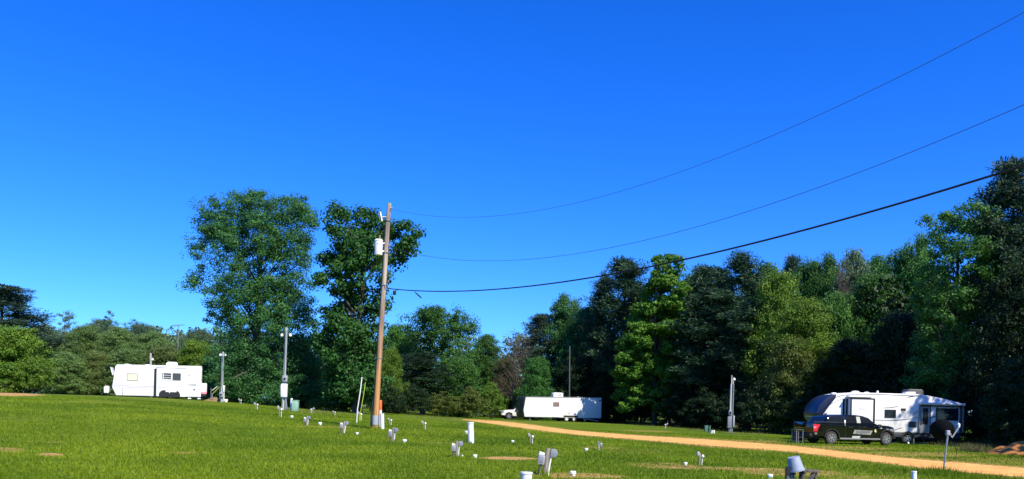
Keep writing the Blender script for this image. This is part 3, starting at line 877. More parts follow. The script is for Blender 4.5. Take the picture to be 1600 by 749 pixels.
# the mass of woodland behind the single trees, and off to the right where it shades the camp
def woodland(name, label, pts, mat, seed, per=11, leaf=.62):
    rng = np.random.default_rng(seed)
    VV, mb = [], MB()
    for (x, y, h, w) in pts:
        z0 = gz(x, y)
        lob = []
        for i in range(10):
            t = .12 + .85 * (i + .5) / 10; a = i * 2.4 + rng.random()
            pr = math.sin(math.pi * min(.95, t * .8 + .15)) ** .5
            lr = w * (.24 + .08 * rng.random())
            o = max(0, w * .5 * pr - lr * .8)
            lob.append((x + o * math.cos(a), y + o * math.sin(a), z0 + min(t * h, h - lr * .8), lr, lr, lr * .9))
        C, RD = lobes_to_clumps(lob, rng, cr=.85, dens=.32)
        C[:, 2] = np.maximum(C[:, 2], z0 + .3)
        VV.append(leaf_quads(C, RD, per, leaf, rng))
        mb.tube([(x, y, z0 - .3), (x + .2, y, z0 + h * .8)], [.2, .05], 6)
    V = np.concatenate(VV)
    o = npmesh(name, V, np.arange(len(V)).reshape(-1, 4), mat)
    tag(o, label, 'woodland', kind='stuff')
    t = mb.build('trunks', M['bark'], o); t['kind'] = 'stuff'

rng = np.random.default_rng(99)
P = []
for k in range(46):
    px = rng.uniform(-160, 345); Y = rng.uniform(135, 185); u, _ = ray(px, 600); tp = rng.uniform(514, 528); _, v = ray(px, tp)
    P.append((u * Y, Y, max(6, EYE + v * Y - gz(u * Y, Y)), rng.uniform(8, 11)))
for k in range(20):
    px = rng.uniform(320, 860); Y = rng.uniform(130, 165); u, _ = ray(px, 600); tp = rng.uniform(520, 560) if px > 480 else rng.uniform(515, 540); _, v = ray(px, tp)
    P.append((u * Y, Y, max(6, EYE + v * Y - gz(u * Y, Y)), rng.uniform(8, 11)))
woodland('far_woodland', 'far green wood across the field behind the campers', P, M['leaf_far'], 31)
EX, EYY = [5, 12, 16, 19, 24, 34, 44, 60], [132, 122, 106, 88, 82, 72, 60, 52]
P = []
while len(P) < 64:
    x, y = rng.uniform(8, 80), rng.uniform(56, 140)
    if y < np.interp(x, EX, EYY) + 4: continue
    px, py = topix(x, y, 0)
    sk = np.interp(px, [800, 900, 960, 1000, 1100, 1200, 1300, 1400, 1480, 1560, 1700], [540, 500, 460, 440, 445, 445, 440, 430, 390, 340, 260]) + rng.uniform(0, 40)
    _, v = ray(px, sk)
    P.append((x, y, min(20, max(7, EYE + v * y)), rng.uniform(6, 9)))
for x, y, h in [(43, 34, 21), (40, 43, 20), (48, 41, 22), (51, 29, 22), (46, 24, 20), (57, 36, 21), (46, 52, 20), (55, 48, 20), (42, 58, 19), (50, 62, 19), (60, 24, 20), (33.5, 26.5, 15), (36.5, 31, 17)]:
    P.append((x, y, h, 9.5))
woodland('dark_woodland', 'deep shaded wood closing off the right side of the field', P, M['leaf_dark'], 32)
# ================================================================== VEHICLES
def side_map(px0, Y0, yaw, zg=None):
    """pixel of the photo -> (x, z) on the near side of a vehicle standing at that place"""
    u0, _ = ray(px0, 640)
    P0 = Vector((u0 * Y0, Y0)); c, s = math.cos(yaw), math.sin(yaw)
    if zg is None: zg = gz(P0.x, P0.y)
    def f(px, py):
        u, v = ray(px, py)
        k = (u * P0.y - P0.x) / (c - u * s); t = P0.y + k * s
        return (k, EYE + v * t - zg)
    return f, Vector((P0.x, P0.y, zg))

def poly(f, pts): return [f(*p) for p in pts]
def panel(name, mat, parent, pts, f, y0=-.02, y1=.02, bevel=.004):
    return MB().prism(poly(f, pts) if f else pts, y0, y1).build(name, mat, parent, bevel=bevel, smooth=40)
def frame_panel(name, mat, parent, f, x0, y0, x1, y1, w, d0=-.03, d1=.02):
    """a four sided frame between two pixel corners, w metres wide"""
    (a, b), (c, d) = f(x0, y1), f(x1, y0)
    m = MB(); m.bb(a, c, d0, d1, b, b + w); m.bb(a, c, d0, d1, d - w, d)
    m.bb(a, a + w, d0, d1, b + w, d - w); m.bb(c - w, c, d0, d1, b + w, d - w)
    return m.build(name, mat, parent)
def rect(name, mat, parent, f, x0, y0, x1, y1, d0=-.02, d1=.02, bevel=.008):
    (a, b), (c, d) = f(x0, y1), f(x1, y0)
    m = MB(); m.bb(a, c, d0, d1, b, d); return m.build(name, mat, parent, bevel=bevel)

def wheel(parent, x, y, r, w, rim='alloy', spokes=6, name='wheel', outward=-1):
    prof = [(r * .60, -w / 2), (r * .93, -w / 2), (r, -w / 2 + .04), (r, w / 2 - .04), (r * .93, w / 2), (r * .60, w / 2)]
    t = MB().lathe(prof, 28, (x, y, r), 'Y')
    o = t.build(name, M['rubber'], parent, smooth=50)
    k = MB(); yo = y + outward * w / 2
    k.lathe([(r * .50, yo - outward * .05), (r * .61, yo - outward * .05), (r * .62, yo + outward * .012), (r * .54, yo + outward * .012), (r * .50, yo - outward * .05)], 28, (x, 0, r), 'Y')
    for i in range(spokes):
        a = 2 * math.pi * i / spokes + .3
        c = Vector((x + r * .32 * math.cos(a), yo - outward * .005, r + r * .32 * math.sin(a)))
        k.box(c, (r * .46, .03, r * (.17 if spokes < 9 else .13)), Matrix.Rotation(-a, 3, 'Y'))
    k.lathe([(.001, yo + outward * .02), (r * .16, yo + outward * .02), (r * .18, yo - outward * .04)], 16, (x, 0, r), 'Y')
    k.build('rim', M[rim], o, smooth=40)
    d = MB().lathe([(.001, yo - outward * .07), (r * .52, yo - outward * .07)], 24, (x, 0, r), 'Y')
    d.build('brake_disc', M['black'], o)
    return o

def roof_unit(parent, f, x0, y0, x1, y1, mat, ya=.8, yb=1.6, name='air_conditioner'):
    (a, b), (c, d) = f(x0, y1), f(x1, y0)
    h = d - b
    m = MB().prism([(a, b - .05), (a + .04, b + h * .7), (a + .18, d), (c - .1, d), (c, b + h * .75), (c, b - .05)], ya, yb)
    o = m.build(name, M[mat], parent, bevel=.04)
    g = MB()
    for i in range(5): g.bb(a + (c - a) * .5, a + (c - a) * .86, ya - .012, ya + .01, b + h * (.22 + .11 * i), b + h * (.26 + .11 * i))
    g.build('grille', M['trim'], o)
    return o

def vent_dome(parent, f, px, py, r=.18, name='roof_vent', mat='white_bare', y=1.1):
    x, z = f(px, py)
    return MB().lathe([(r * 1.1, z - .35), (r * 1.1, z - .06), (r * .8, z), (.001, z + .03)], 16, (x, y, 0)).build(name, M[mat], parent)

# ------------------------------------------------------------------ left camper
def left_camper():
    f, org = side_map(248, 74, R(19))
    t = thing('travel_trailer', 'old white travel trailer with louvred slide out window on the left crest', 'camper', org, R(19))
    out = [(181.4, 618), (175.0, 605.4), (177.5, 590), (180, 572.6), (182.8, 570), (315, 572.7), (313.8, 620.8)]
    body = MB().prism(poly(f, out), 0, 2.45).build('body', M['white_old'], t, bevel=.04)
    for py in (576.5, 580, 583.6, 587.4, 591.4, 595.6, 608, 612.5):
        for x0, x1 in ((181, 240.5), (292.5, 313.5)):
            (a, z), (b, _) = f(x0, py), f(x1, py)
            MB().bb(a, b, -.008, .01, z - .012, z + .012).build('siding_rib', M['white_old'], t)
    for py, mt in ((602.2, 'stripe_grey'), (604.6, 'stripe')):
        for x0, x1 in ((177.5, 240.5), (292.5, 314)):
            (a, z), (b, _) = f(x0, py), f(x1, py + (x1 - x0) * .012)
            MB().prism([(a, z - .02), (b, z - .02), (b, z + .022), (a, z + .022)], -.011, .01).build('stripe', M[mt], t)
    rf = MB(); (a, z), (b, z2) = f(182.5, 570.2), f(315.2, 572.9)
    rf.prism([(a, z - .05), (b, z2 - .05), (b, z2 + .03), (a, z + .03)], -.03, 2.48); rf.build('roof_edge', M['white_bare'], t, bevel=.01)
    w = frame_panel('window', M['trim'], t, f, 198.3, 583.8, 215.8, 594.6, .04)
    rect('pane', M['blind'], w, f, 198.8, 584.4, 215.3, 594.0, -.012, .01, 0)
    # slide out, standing proud of the side
    sl = MB(); (a, b), (c, d) = f(244.2, 619.3), f(291.2, 576.6)
    sl.bb(a, c, -.24, .05, b, d); so = sl.build('slide_out', M['white_old'], t, bevel=.02)
    rect('slide_gap', M['black'], t, f, 241.2, 620, 244.4, 576, -.06, .02, 0)
    MB().bb(a - .05, c + .05, -.27, .0, d, d + .05).build('slide_awning', M['trim'], so, bevel=.01)
    for py, mt in ((603.2, 'stripe_grey'), (605.6, 'stripe')):
        (p, z), (q, _) = f(247, py), f(290.5, py)
        MB().bb(p, q, -.252, -.2, z - .02, z + .02).build('stripe', M[mt], so)
    w = frame_panel('louvre_window', M['white_bare'], so, f, 252.5, 583, 269, 594, .045, -.28, -.2)
    rect('pane', M['glass'], w, f, 253, 583.6, 268.6, 593.4, -.255, -.2, 0)
    lm = MB()
    for py in (586.6, 590.0, 592.8):
        (p, z), (q, _) = f(256, py), f(268.4, py); lm.box(((p + q) / 2, -.27, z), (q - p, .03, .05), Matrix.Rotation(.5, 3, 'X'))
    (p, z), (q, z2) = f(254.6, 593.4), f(256, 583.6); lm.bb(p, q, -.285, -.25, z, z2)
    lm.build('louvre', M['white_bare'], w)
    w = frame_panel('window', M['trim'], so, f, 269.6, 583.6, 283.2, 594.6, .04, -.275, -.2)
    rect('pane', M['screen'], w, f, 270, 584, 282.8, 594.2, -.255, -.2, 0)
    fr = frame_panel('fridge_vent', M['white_bare'], so, f, 259.2, 600, 276.2, 612.6, .03, -.262, -.2)
    rect('vent_cover', M['white_old'], fr, f, 259.8, 600.6, 275.6, 612, -.256, -.2, 0)
    # rear quarter
    rect('baggage_door', M['white_bare'], t, f, 296, 607.5, 312, 619, -.015, .01)
    rect('outlet_cover', M['black'], t, f, 302, 608, 305, 610.4, -.03, .01)
    rect('outlet_cover', M['trim'], t, f, 310, 608.6, 312.4, 610.2, -.03, .01)
    rect('side_marker', M['trim'], t, f, 293, 585.4, 298, 586.6, -.025, .01)
    pa = f(300, 601)
    me = text_mesh('Prowler', .22, .25)
    o = bpy.data.objects.new('lettering', me); COL.objects.link(o); o.parent = t; me.materials.append(M['black'])
    o.location = (pa[0] + .02, -.014, pa[1]); o.rotation_euler = (R(90), 0, 0)
    rect('compartment_door', M['white_bare'], t, f, 183, 604.8, 190.6, 617, -.012, .01)
    rect('compartment_gap', M['black'], t, f, 190.9, 606, 191.7, 619, -.015, .01, 0)
    # wheels under the arches
    for px in (257, 273.2):
        x, _ = f(px, 620)
        ar = MB(); ar.prism([(x + .46 * math.cos(q), .33 + .42 * math.sin(q)) for q in np.linspace(0, math.pi, 13)] + [(x - .46, .12), (x + .46, .12)], -.25, -.2)
        ar.build('wheel_arch', M['black'], t)
        wheel(t, x, -.10, .34, .2, 'trim', 8)
        wheel(t, x, 2.3, .34, .2, 'wheel_white', 8, outward=1)
    x0, x1 = f(182, 618)[0], f(313, 618)[0]
    MB().bb(x0, x1, .1, .25, .1, .32).build('chassis_rail', M['black'], t); MB().bb(x0, x1, 2.2, 2.35, .1, .32).build('chassis_rail', M['black'], t)
    roof_unit(t, f, 258, 565.6, 276.4, 572.2, 'white_bare', .7, 1.5)
    vent_dome(t, f, 196.5, 568.4, .3); vent_dome(t, f, 229, 569.2, .26); vent_dome(t, f, 302, 571.6, .14)
    # front: raised rock guard over the front window, tongue and gas bottle cover
    gm = MB(); x, z = f(176.5, 586)
    gm.box((x - .18, 1.2, z + .35), (.05, 1.5, .75), Matrix.Rotation(-.25, 3, 'Y')); gm.build('rock_guard', M['white_bare'], t)
    x, z = f(177.6, 592)
    MB().box((x - .02, 1.2, z + .1), (.06, 1.7, .7), Matrix.Rotation(.16, 3, 'Y')).build('front_window', M['glass'], t)
    x0 = f(181, 618)[0]
    tg = MB(); tg.tube([(x0, .5, .38), (x0 - 1.35, 1.22, .38)], .05, 6); tg.tube([(x0, 1.95, .38), (x0 - 1.35, 1.22, .38)], .05, 6)
    tg.tube([(x0 - 1.2, 1.22, .5), (x0 - 1.2, 1.22, -.0)], .04, 6); tg.build('tongue', M['black'], t)
    (a, b), (c, d) = f(160, 617), f(168.2, 603)
    MB().prism([(a, .34), (a - .02, d - .15), (a + .08, d), (c - .08, d), (c, d - .12), (c, .34)], .75, 1.6).build('gas_bottle_cover', M['white_bare'], t, bevel=.05)
    # rear bumper box with tail lamp
    x, z = f(313.9, 600)
    bx = MB().bb(x + .01, x + .5, .15, 2.3, .62, 1.5).build('bumper_box', M['white_bare'], t, bevel=.03)
    MB().bb(x + .06, x + .52, .12, .5, .48, .72).build('tail_lamp', M['red_pale'], t, bevel=.03)
    MB().bb(x + .0, x + .45, .1, 2.35, .26, .42).build('bumper', M['black'], t, bevel=.02)
    for px in (296, 311):
        x, _ = f(px, 620)
        MB().prism([(x - .04, .3), (x + .04, .3), (x + .16, 0), (x - .16, 0)], .1, .2).build('stabiliser_jack', M['white_bare'], t)
left_camper()

# ------------------------------------------------------------------ middle trailer
def middle_trailer():
    yaw = R(21)
    f, org = side_map(880, 100, yaw)
    t = thing('travel_trailer', 'long plain white trailer parked beyond the sandy road under the woods', 'camper', org, yaw)
    out = [(819, 651.5), (817.3, 641), (821.2, 620.6), (940, 621.6), (939.6, 654)]
    MB().prism(poly(f, out), 0, 2.45).build('body', M['white'], t, bevel=.05)
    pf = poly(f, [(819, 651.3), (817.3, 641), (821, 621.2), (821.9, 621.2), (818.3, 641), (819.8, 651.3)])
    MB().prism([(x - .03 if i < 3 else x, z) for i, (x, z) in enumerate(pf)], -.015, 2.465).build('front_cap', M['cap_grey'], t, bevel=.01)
    (a, z), (b, z2) = f(821, 620.4), f(940.3, 621.5)
    MB().prism([(a, z - .06), (b, z2 - .06), (b, z2 + .03), (a, z + .03)], -.03, 2.48).build('roof_edge', M['trim'], t, bevel=.01)
    for x0, y0, x1, y1 in ((893.6, 622, 894.1, 652), (911.6, 622.4, 912.1, 652)):
        rect('panel_joint', M['trim'], t, f, x0, y0, x1, y1, -.01, .01, 0)
    d = frame_panel('door', M['trim'], t, f, 863.6, 628.6, 874.2, 652, .03, -.02, .01)
    rect('door_leaf', M['white_bare'], d, f, 864, 629, 873.8, 651.7, -.012, .01, 0)
    w = frame_panel('window', M['trim'], d, f, 864.2, 629, 874, 635.6, .035, -.03, .01)
    rect('pane', M['rusty_pane'], w, f, 864.6, 629.4, 873.6, 635.2, -.022, .01, 0)
    rect('hatch', M['trim'], t, f, 888.2, 644.6, 890.2, 646.4, -.03, .01)
    rect('side_marker', M['stripe'], t, f, 905, 630.4, 908, 631.4, -.02, .01)
    rect('side_marker', M['black'], t, f, 936.2, 625, 938.6, 627, -.03, .01)
    x0, x1 = f(820, 651)[0], f(939, 654)[0]
    for y0, y1, z0, z1 in ((.05, .2, .42, .62), (2.25, 2.4, .42, .62), (.3, 2.2, .45, .58)): MB().bb(x0 + .1, x1 - .1, y0, y1, z0, z1).build('chassis_rail', M['black'], t)
    for px in (885.6, 897.6):
        x, _ = f(px, 655)
        wheel(t, x, .14, .33, .2, 'wheel_white', 10); wheel(t, x, 2.3, .33, .2, 'wheel_white', 10, outward=1)
    fm = MB(); a, b = f(880.6, 653)[0], f(903, 653)[0]; fm.bb(a, b, -.01, .03, .55, .78); fm.build('fender', M['black'], t, bevel=.01)
    roof_unit(t, f, 868.6, 614, 884.4, 620.4, 'white_bare', .8, 1.6)
    vent_dome(t, f, 909.4, 620, .12)
    (a, _), (b, _) = f(913, 655), f(931, 655)
    sm = MB(); sm.tube([(a, -.1, .1), (a + .3, -.1, .62)], .035, 6); sm.tube([(a + .06, -.1, .1), (a - .22, -.1, .5)], .03, 6); sm.build('stabiliser_jack', M['white_bare'], t)
    MB().tube([(a + .35, -.15, .38), (b + .3, -.15, .12)], .035, 6).build('drain_pipe', M['pvc'], t)
    x0 = f(819, 651)[0]
    tg = MB(); tg.tube([(x0, .5, .48), (x0 - 1.3, 1.22, .48)], .06, 6); tg.tube([(x0, 1.95, .48), (x0 - 1.3, 1.22, .48)], .06, 6); tg.tube([(x0 - 1.1, 1.22, .6), (x0 - 1.1, 1.22, 0)], .04, 6)
    tg.build('tongue', M['black'], t)
    x, z = f(829, 654)
    MB().tube([(x, .2, .5), (x, .2, 0)], .05, 6).build('landing_leg', M['galv'], t)
middle_trailer()

# ------------------------------------------------------------------ pickups
def pickup(name, label, org, rotz, paintm, mirror=False):
    """a crew cab pickup in metres, nose towards +x, near side at y = 0"""
    t = thing(name, label, 'pickup truck', org, rotz)
    return t

def black_pickup():
    yaw = R(15)
    f, org = side_map(1335, 49.5, yaw)
    t = thing('pickup_truck', 'black patrol pickup with grey lettering parked in front of the right camper', 'pickup truck', org, yaw)
    W = 1.98
    xr, xf = f(1299.8, 690)[0], f(1385.4, 690)[0]
    r, ra = .41, .49
    def arch(xc, flip=False):
        q = np.linspace(math.pi - .12, .12, 13)
        return [(xc + ra * math.cos(a), .43 + ra * math.sin(a)) for a in q]
    xb, xn = f(1270.5, 670)[0], f(1397.6, 675)[0]
    zb = f(1300, 660.4)[1]; zh = f(1378, 665.6)[1]
    lower = [(xb, .52)] + arch(xr) + [(xr + ra + .02, .36), (xf - ra - .02, .36)] + arch(xf) + [(xn - .04, .42), (xn, .62), (xn, .98), (xn - .10, zh - .08), (xn - .45, zh + .0),
             f(1372, 664.4), (f(1366, 662)[0], zb + .02), (f(1322, 661)[0], zb), (xb + .02, zb), (xb, zb - .1)]
    body = MB().prism(lower, 0, W).build('body', M['black_paint'], t, bevel=.035)
    ins = lambda z: .06 + max(0, (z - zb)) * .30
    green = poly(f, [(1291.6, 661), (1296.5, 652.4), (1301, 649.6), (1321, 648.2), (1341, 648.9), (1352, 650.6), (1360, 653.6), (1372.4, 664.8)])
    green[0] = (green[0][0], zb - .02); green[-1] = (green[-1][0], green[-1][1] - .04)
    MB().prism(green, lambda x, z: ins(z), lambda x, z: W - ins(z)).build('cab', M['black_paint'], t, bevel=.05)
    ins_o = lambda x, z: ins(z) - .012
    ins_i = lambda x, z: ins(z) + .02
    for nm, pts in (('rear_side_window', [(1294, 659.6), (1298, 652), (1317.6, 650.6), (1317.8, 659.8)]),
                    ('rear_door_window', [(1324, 662.6), (1324.2, 651.2), (1339, 651.2), (1339.2, 662.9)]),
                    ('front_door_window', [(1347, 664), (1347, 651.8), (1352, 652.4), (1358.6, 655), (1368.2, 664.4)])):
        MB().prism(poly(f, pts), ins_o, ins_i).build(nm, M['glass'], t)
    MB().prism(poly(f, [(1340.4, 664), (1340.2, 651.4), (1346, 651.6), (1346.4, 664.2)]), lambda x, z: ins(z) - .016, ins_i).build('bright_pillar', M['decal_pale'], t)
    ws = poly(f, [(1360.4, 653.6), (1372.8, 664.6)])
    (ax, az), (bx, bz) = ws
    MB().add([(ax + .03, .3, az - .02), (bx + .03, .16, bz - .0), (bx + .03, W - .16, bz), (ax + .03, W - .3, az - .02)], [(0, 1, 2, 3)]).build('windscreen', M['glass_green'], t)
    rw = poly(f, [(1291.2, 661), (1296.5, 652.4)])
    (ax, az), (bx, bz) = rw
    MB().add([(ax - .03, .2, az), (bx - .03, .35, bz), (bx - .03, W - .35, bz), (ax - .03, W - .2, az)], [(0, 1, 2, 3)]).build('rear_window', M['glass'], t)
    # door gaps, handles, sill, mouldings
    for px, y0, y1 in ((1321, 661.6, 684), (1343, 664, 686), (1369, 666, 684)):
        (a, b), (c, d) = f(px, y1), f(px + .35, y0); MB().bb(a, c, -.004, .01, b, d).build('door_gap', M['rubber'], t)
    for px in (1326, 1348):
        (a, b), (c, d) = f(px, 668.6), f(px + 6, 667.4); MB().bb(a, c, -.045, .0, b, d).build('door_handle', M['black'], t, bevel=.01)
    (a, b), (c, d) = f(1311, 690.2), f(1374, 688.6); MB().bb(a, c, -.10, .06, .34, .43).build('side_step', M['trim'], t, bevel=.02)
    (a, _), (c, _) = f(1272, 660), f(1320, 660); MB().bb(a + .02, c, .0, .10, zb, zb + .03).build('bed_rail', M['skirt'], t, bevel=.008)
    for xc in (xr, xf):
        m = MB(); q = np.linspace(math.pi - .05, .05, 15)
        o1 = [(xc + (ra + .07) * math.cos(a), .43 + (ra + .07) * math.sin(a)) for a in q]; i1 = [(xc + (ra - .01) * math.cos(a), .43 + (ra - .01) * math.sin(a)) for a in q]
        for k in range(14):
            m.prism([o1[k], o1[k + 1], i1[k + 1], i1[k]], -.03, .03)
        m.build('wheel_arch', M['black'], t)
    for xc in (xr, xf):
        wheel(t, xc, .14, r, .27, 'alloy', 6); wheel(t, xc, W - .14, r, .27, 'alloy', 6, outward=1)
    ub = MB(); ub.bb(xb + .1, xn - .1, .35, W - .35, .34, .6); ub.build('underbody', M['black'], t)
    # tail
    (a, b), (c, d) = f(1271.4, 674.4), f(1281.6, 663.2)
    MB().prism([(a - .03, b), (a - .03, d), (c, d - .02), (c - .12, (b + d) / 2), (c - .2, b)], -.015, .22).build('tail_lamp', M['red'], t, bevel=.012)
    x, z = f(1274, 667)
    MB().bb(x - .12, x + .06, -.02, .1, z - .10, z + .02).build('reverse_lens', M['red_pale'], t, bevel=.01)
    MB().prism([(a - .03, b), (a - .03, d), (a + .1, d), (a + .1, b)], W - .22, W + .015).build('tail_lamp', M['red'], t, bevel=.012)
    MB().bb(xb - .2, xb + .1, .05, W - .05, .44, .66).build('rear_bumper', M['black'], t, bevel=.04)
    MB().bb(xb - .012, xb + .02, .25, W - .25, .70, zb - .03).build('tailgate', M['black_paint'], t, bevel=.01)
    x, z = f(1274, 677.6); MB().bb(x - .05, x + .12, -.012, .02, z - .05, z + .05).build('side_reflector', M['trim'], t, bevel=.01)
    # front
    x, z = f(1386.6, 671.6)
    MB().bb(x - .08, x + .14, -.015, .05, z - .05, z + .05).build('headlamp_glint', M['alloy'], t, bevel=.02)  # bright metal block modelled as the glint of the headlamp
    MB().bb(xn - .34, xn + .012, -.008, .45, .84, 1.04).build('headlight', M['alloy'], t, bevel=.03)
    MB().bb(xn - .34, xn + .012, W - .45, W + .008, .84, 1.04).build('headlight', M['alloy'], t, bevel=.03)
    MB().bb(xn - .02, xn + .02, .5, W - .5, .62, 1.04).build('grille', M['black'], t, bevel=.02)
    MB().bb(xn - .2, xn + .12, .02, W - .02, .40, .62).build('front_bumper', M['black'], t, bevel=.05)
    x, z = f(1371.6, 667.6)
    mm = MB().bb(x - .05, x + .09, -.24, -.04, z - .05, z + .17).build('mirror', M['black'], t, bevel=.03)
    MB().bb(x - .06, x - .045, -.22, -.06, z - .0, z + .14).build('mirror_glass', M['alloy'], mm)
    MB().bb(x + .0, x + .10, -.25, -.06, z - .08, z - .04).build('mirror_glint', M['white_bare'], mm)  # white block added as a painted glint on the mirror
    # white block standing in for the bright reflection on the pillar
    x, z = f(1320.4, 658)
    MB().bb(x - .05, x + .06, -.0, .06, z - .3, z + .06).build('pillar_glint', M['white_bare'], t, bevel=.02)
    # markings
    dk = panel('door_decal', M['decal'], t, [(1335.2, 671.9), (1363.4, 673.2), (1360.2, 679.8), (1332.8, 678.0)], f, -.008, .004, 0)
    pa, pb = f(1347.6, 675.9), f(1334, 675)
    me = text_mesh('SHERIFF', .27, .3); me.materials.append(M['black'])
    o = bpy.data.objects.new('lettering', me); COL.objects.link(o); o.parent = dk; o.location = (pa[0], -.011, pa[1]); o.rotation_euler = (R(90), 0, 0)
    wd = me.vertices and (max(v.co.x for v in me.vertices) - min(v.co.x for v in me.vertices)); o.scale = (1.06 / wd, 1, 1)
    panel('door_decal', M['decal_pale'], t, [(1331.8, 681.4), (1344.4, 681.6), (1343.0, 685.0), (1331, 684.6)], f, -.008, .004, 0)
    x, z = f(1368.4, 673.4)
    st = []
    for k in range(12):
        a = math.pi / 2 + k * math.pi / 6; q = .13 if k % 2 == 0 else .075
        st.append((x + q * math.cos(a), z + q * math.sin(a)))
    MB().prism(st, -.01, .004).build('star_badge', M['amber'], t)
    return t
black_pickup()

def white_pickup():
    yaw = R(180 + 12)                       # nose to the left; its left flank is towards us
    Y = 103.5
    p = at(779.5, 655, Y)
    x0 = p.x; zg = gz(x0 + 2, Y)
    t = thing('pickup_truck', 'white pickup peeping out past the nose of the middle trailer', 'pickup truck', (x0 + 2.9, Y + 1.2, zg), yaw)
    r = .40
    low = [(-2.9, .5), (-2.3, .5), (-2.2, .8), (-1.85, .93), (-1.5, .8), (-1.4, .45), (1.35, .45), (1.45, .8), (1.85, .93), (2.25, .8), (2.35, .5), (2.85, .55), (2.9, 1.0), (2.75, 1.14),
           (1.25, 1.24), (-2.9, 1.22)]
    MB().prism(low, -1, 1).build('body', M['white'], t, bevel=.04)
    ins = lambda z: .06 + max(0, z - 1.2) * .3
    MB().prism([(-1.0, 1.2), (-.85, 1.86), (-.4, 1.92), (.4, 1.88), (1.3, 1.2)], lambda x, z: -1 + ins(z), lambda x, z: 1 - ins(z)).build('cab', M['white'], t, bevel=.05)
    for s in (-1, 1):
        y0, y1 = (lambda x, z, s=s: s * (1.012 - ins(z))), (lambda x, z, s=s: s * (.98 - ins(z)))
        MB().prism([(-.86, 1.28), (-.76, 1.76), (-.1, 1.78), (-.1, 1.28)], y0, y1).build('side_window', M['glass'], t)
        MB().prism([(.0, 1.28), (.0, 1.78), (.36, 1.74), (1.0, 1.28)], y0, y1).build('side_window', M['glass'], t)
        MB().bb(2.55, 2.91, s * .95 - .1, s * .95 + .07, .82, 1.02).build('headlight', M['alloy'], t, bevel=.03)
        MB().bb(.85, 1.05, s * 1.12 - .1, s * 1.12 + .1, 1.2, 1.42).build('mirror', M['black'], t, bevel=.03)
        for xc in (-1.85, 1.85): wheel(t, xc, s * .86, r, .26, 'alloy', 6, outward=s)
    MB().add([(.44, -.72, 1.87), (1.33, -.88, 1.22), (1.33, .88, 1.22), (.44, .72, 1.87)], [(0, 1, 2, 3)]).build('windscreen', M['glass_green'], t)
    MB().bb(2.87, 2.93, -.7, .7, .62, 1.06).build('grille', M['black'], t, bevel=.02)
    MB().bb(2.8, 3.0, -.95, .95, .42, .62).build('front_bumper', M['black'], t, bevel=.04)
    MB().bb(-2.6, 2.6, -.7, .7, .36, .56).build('underbody', M['black'], t)
white_pickup()

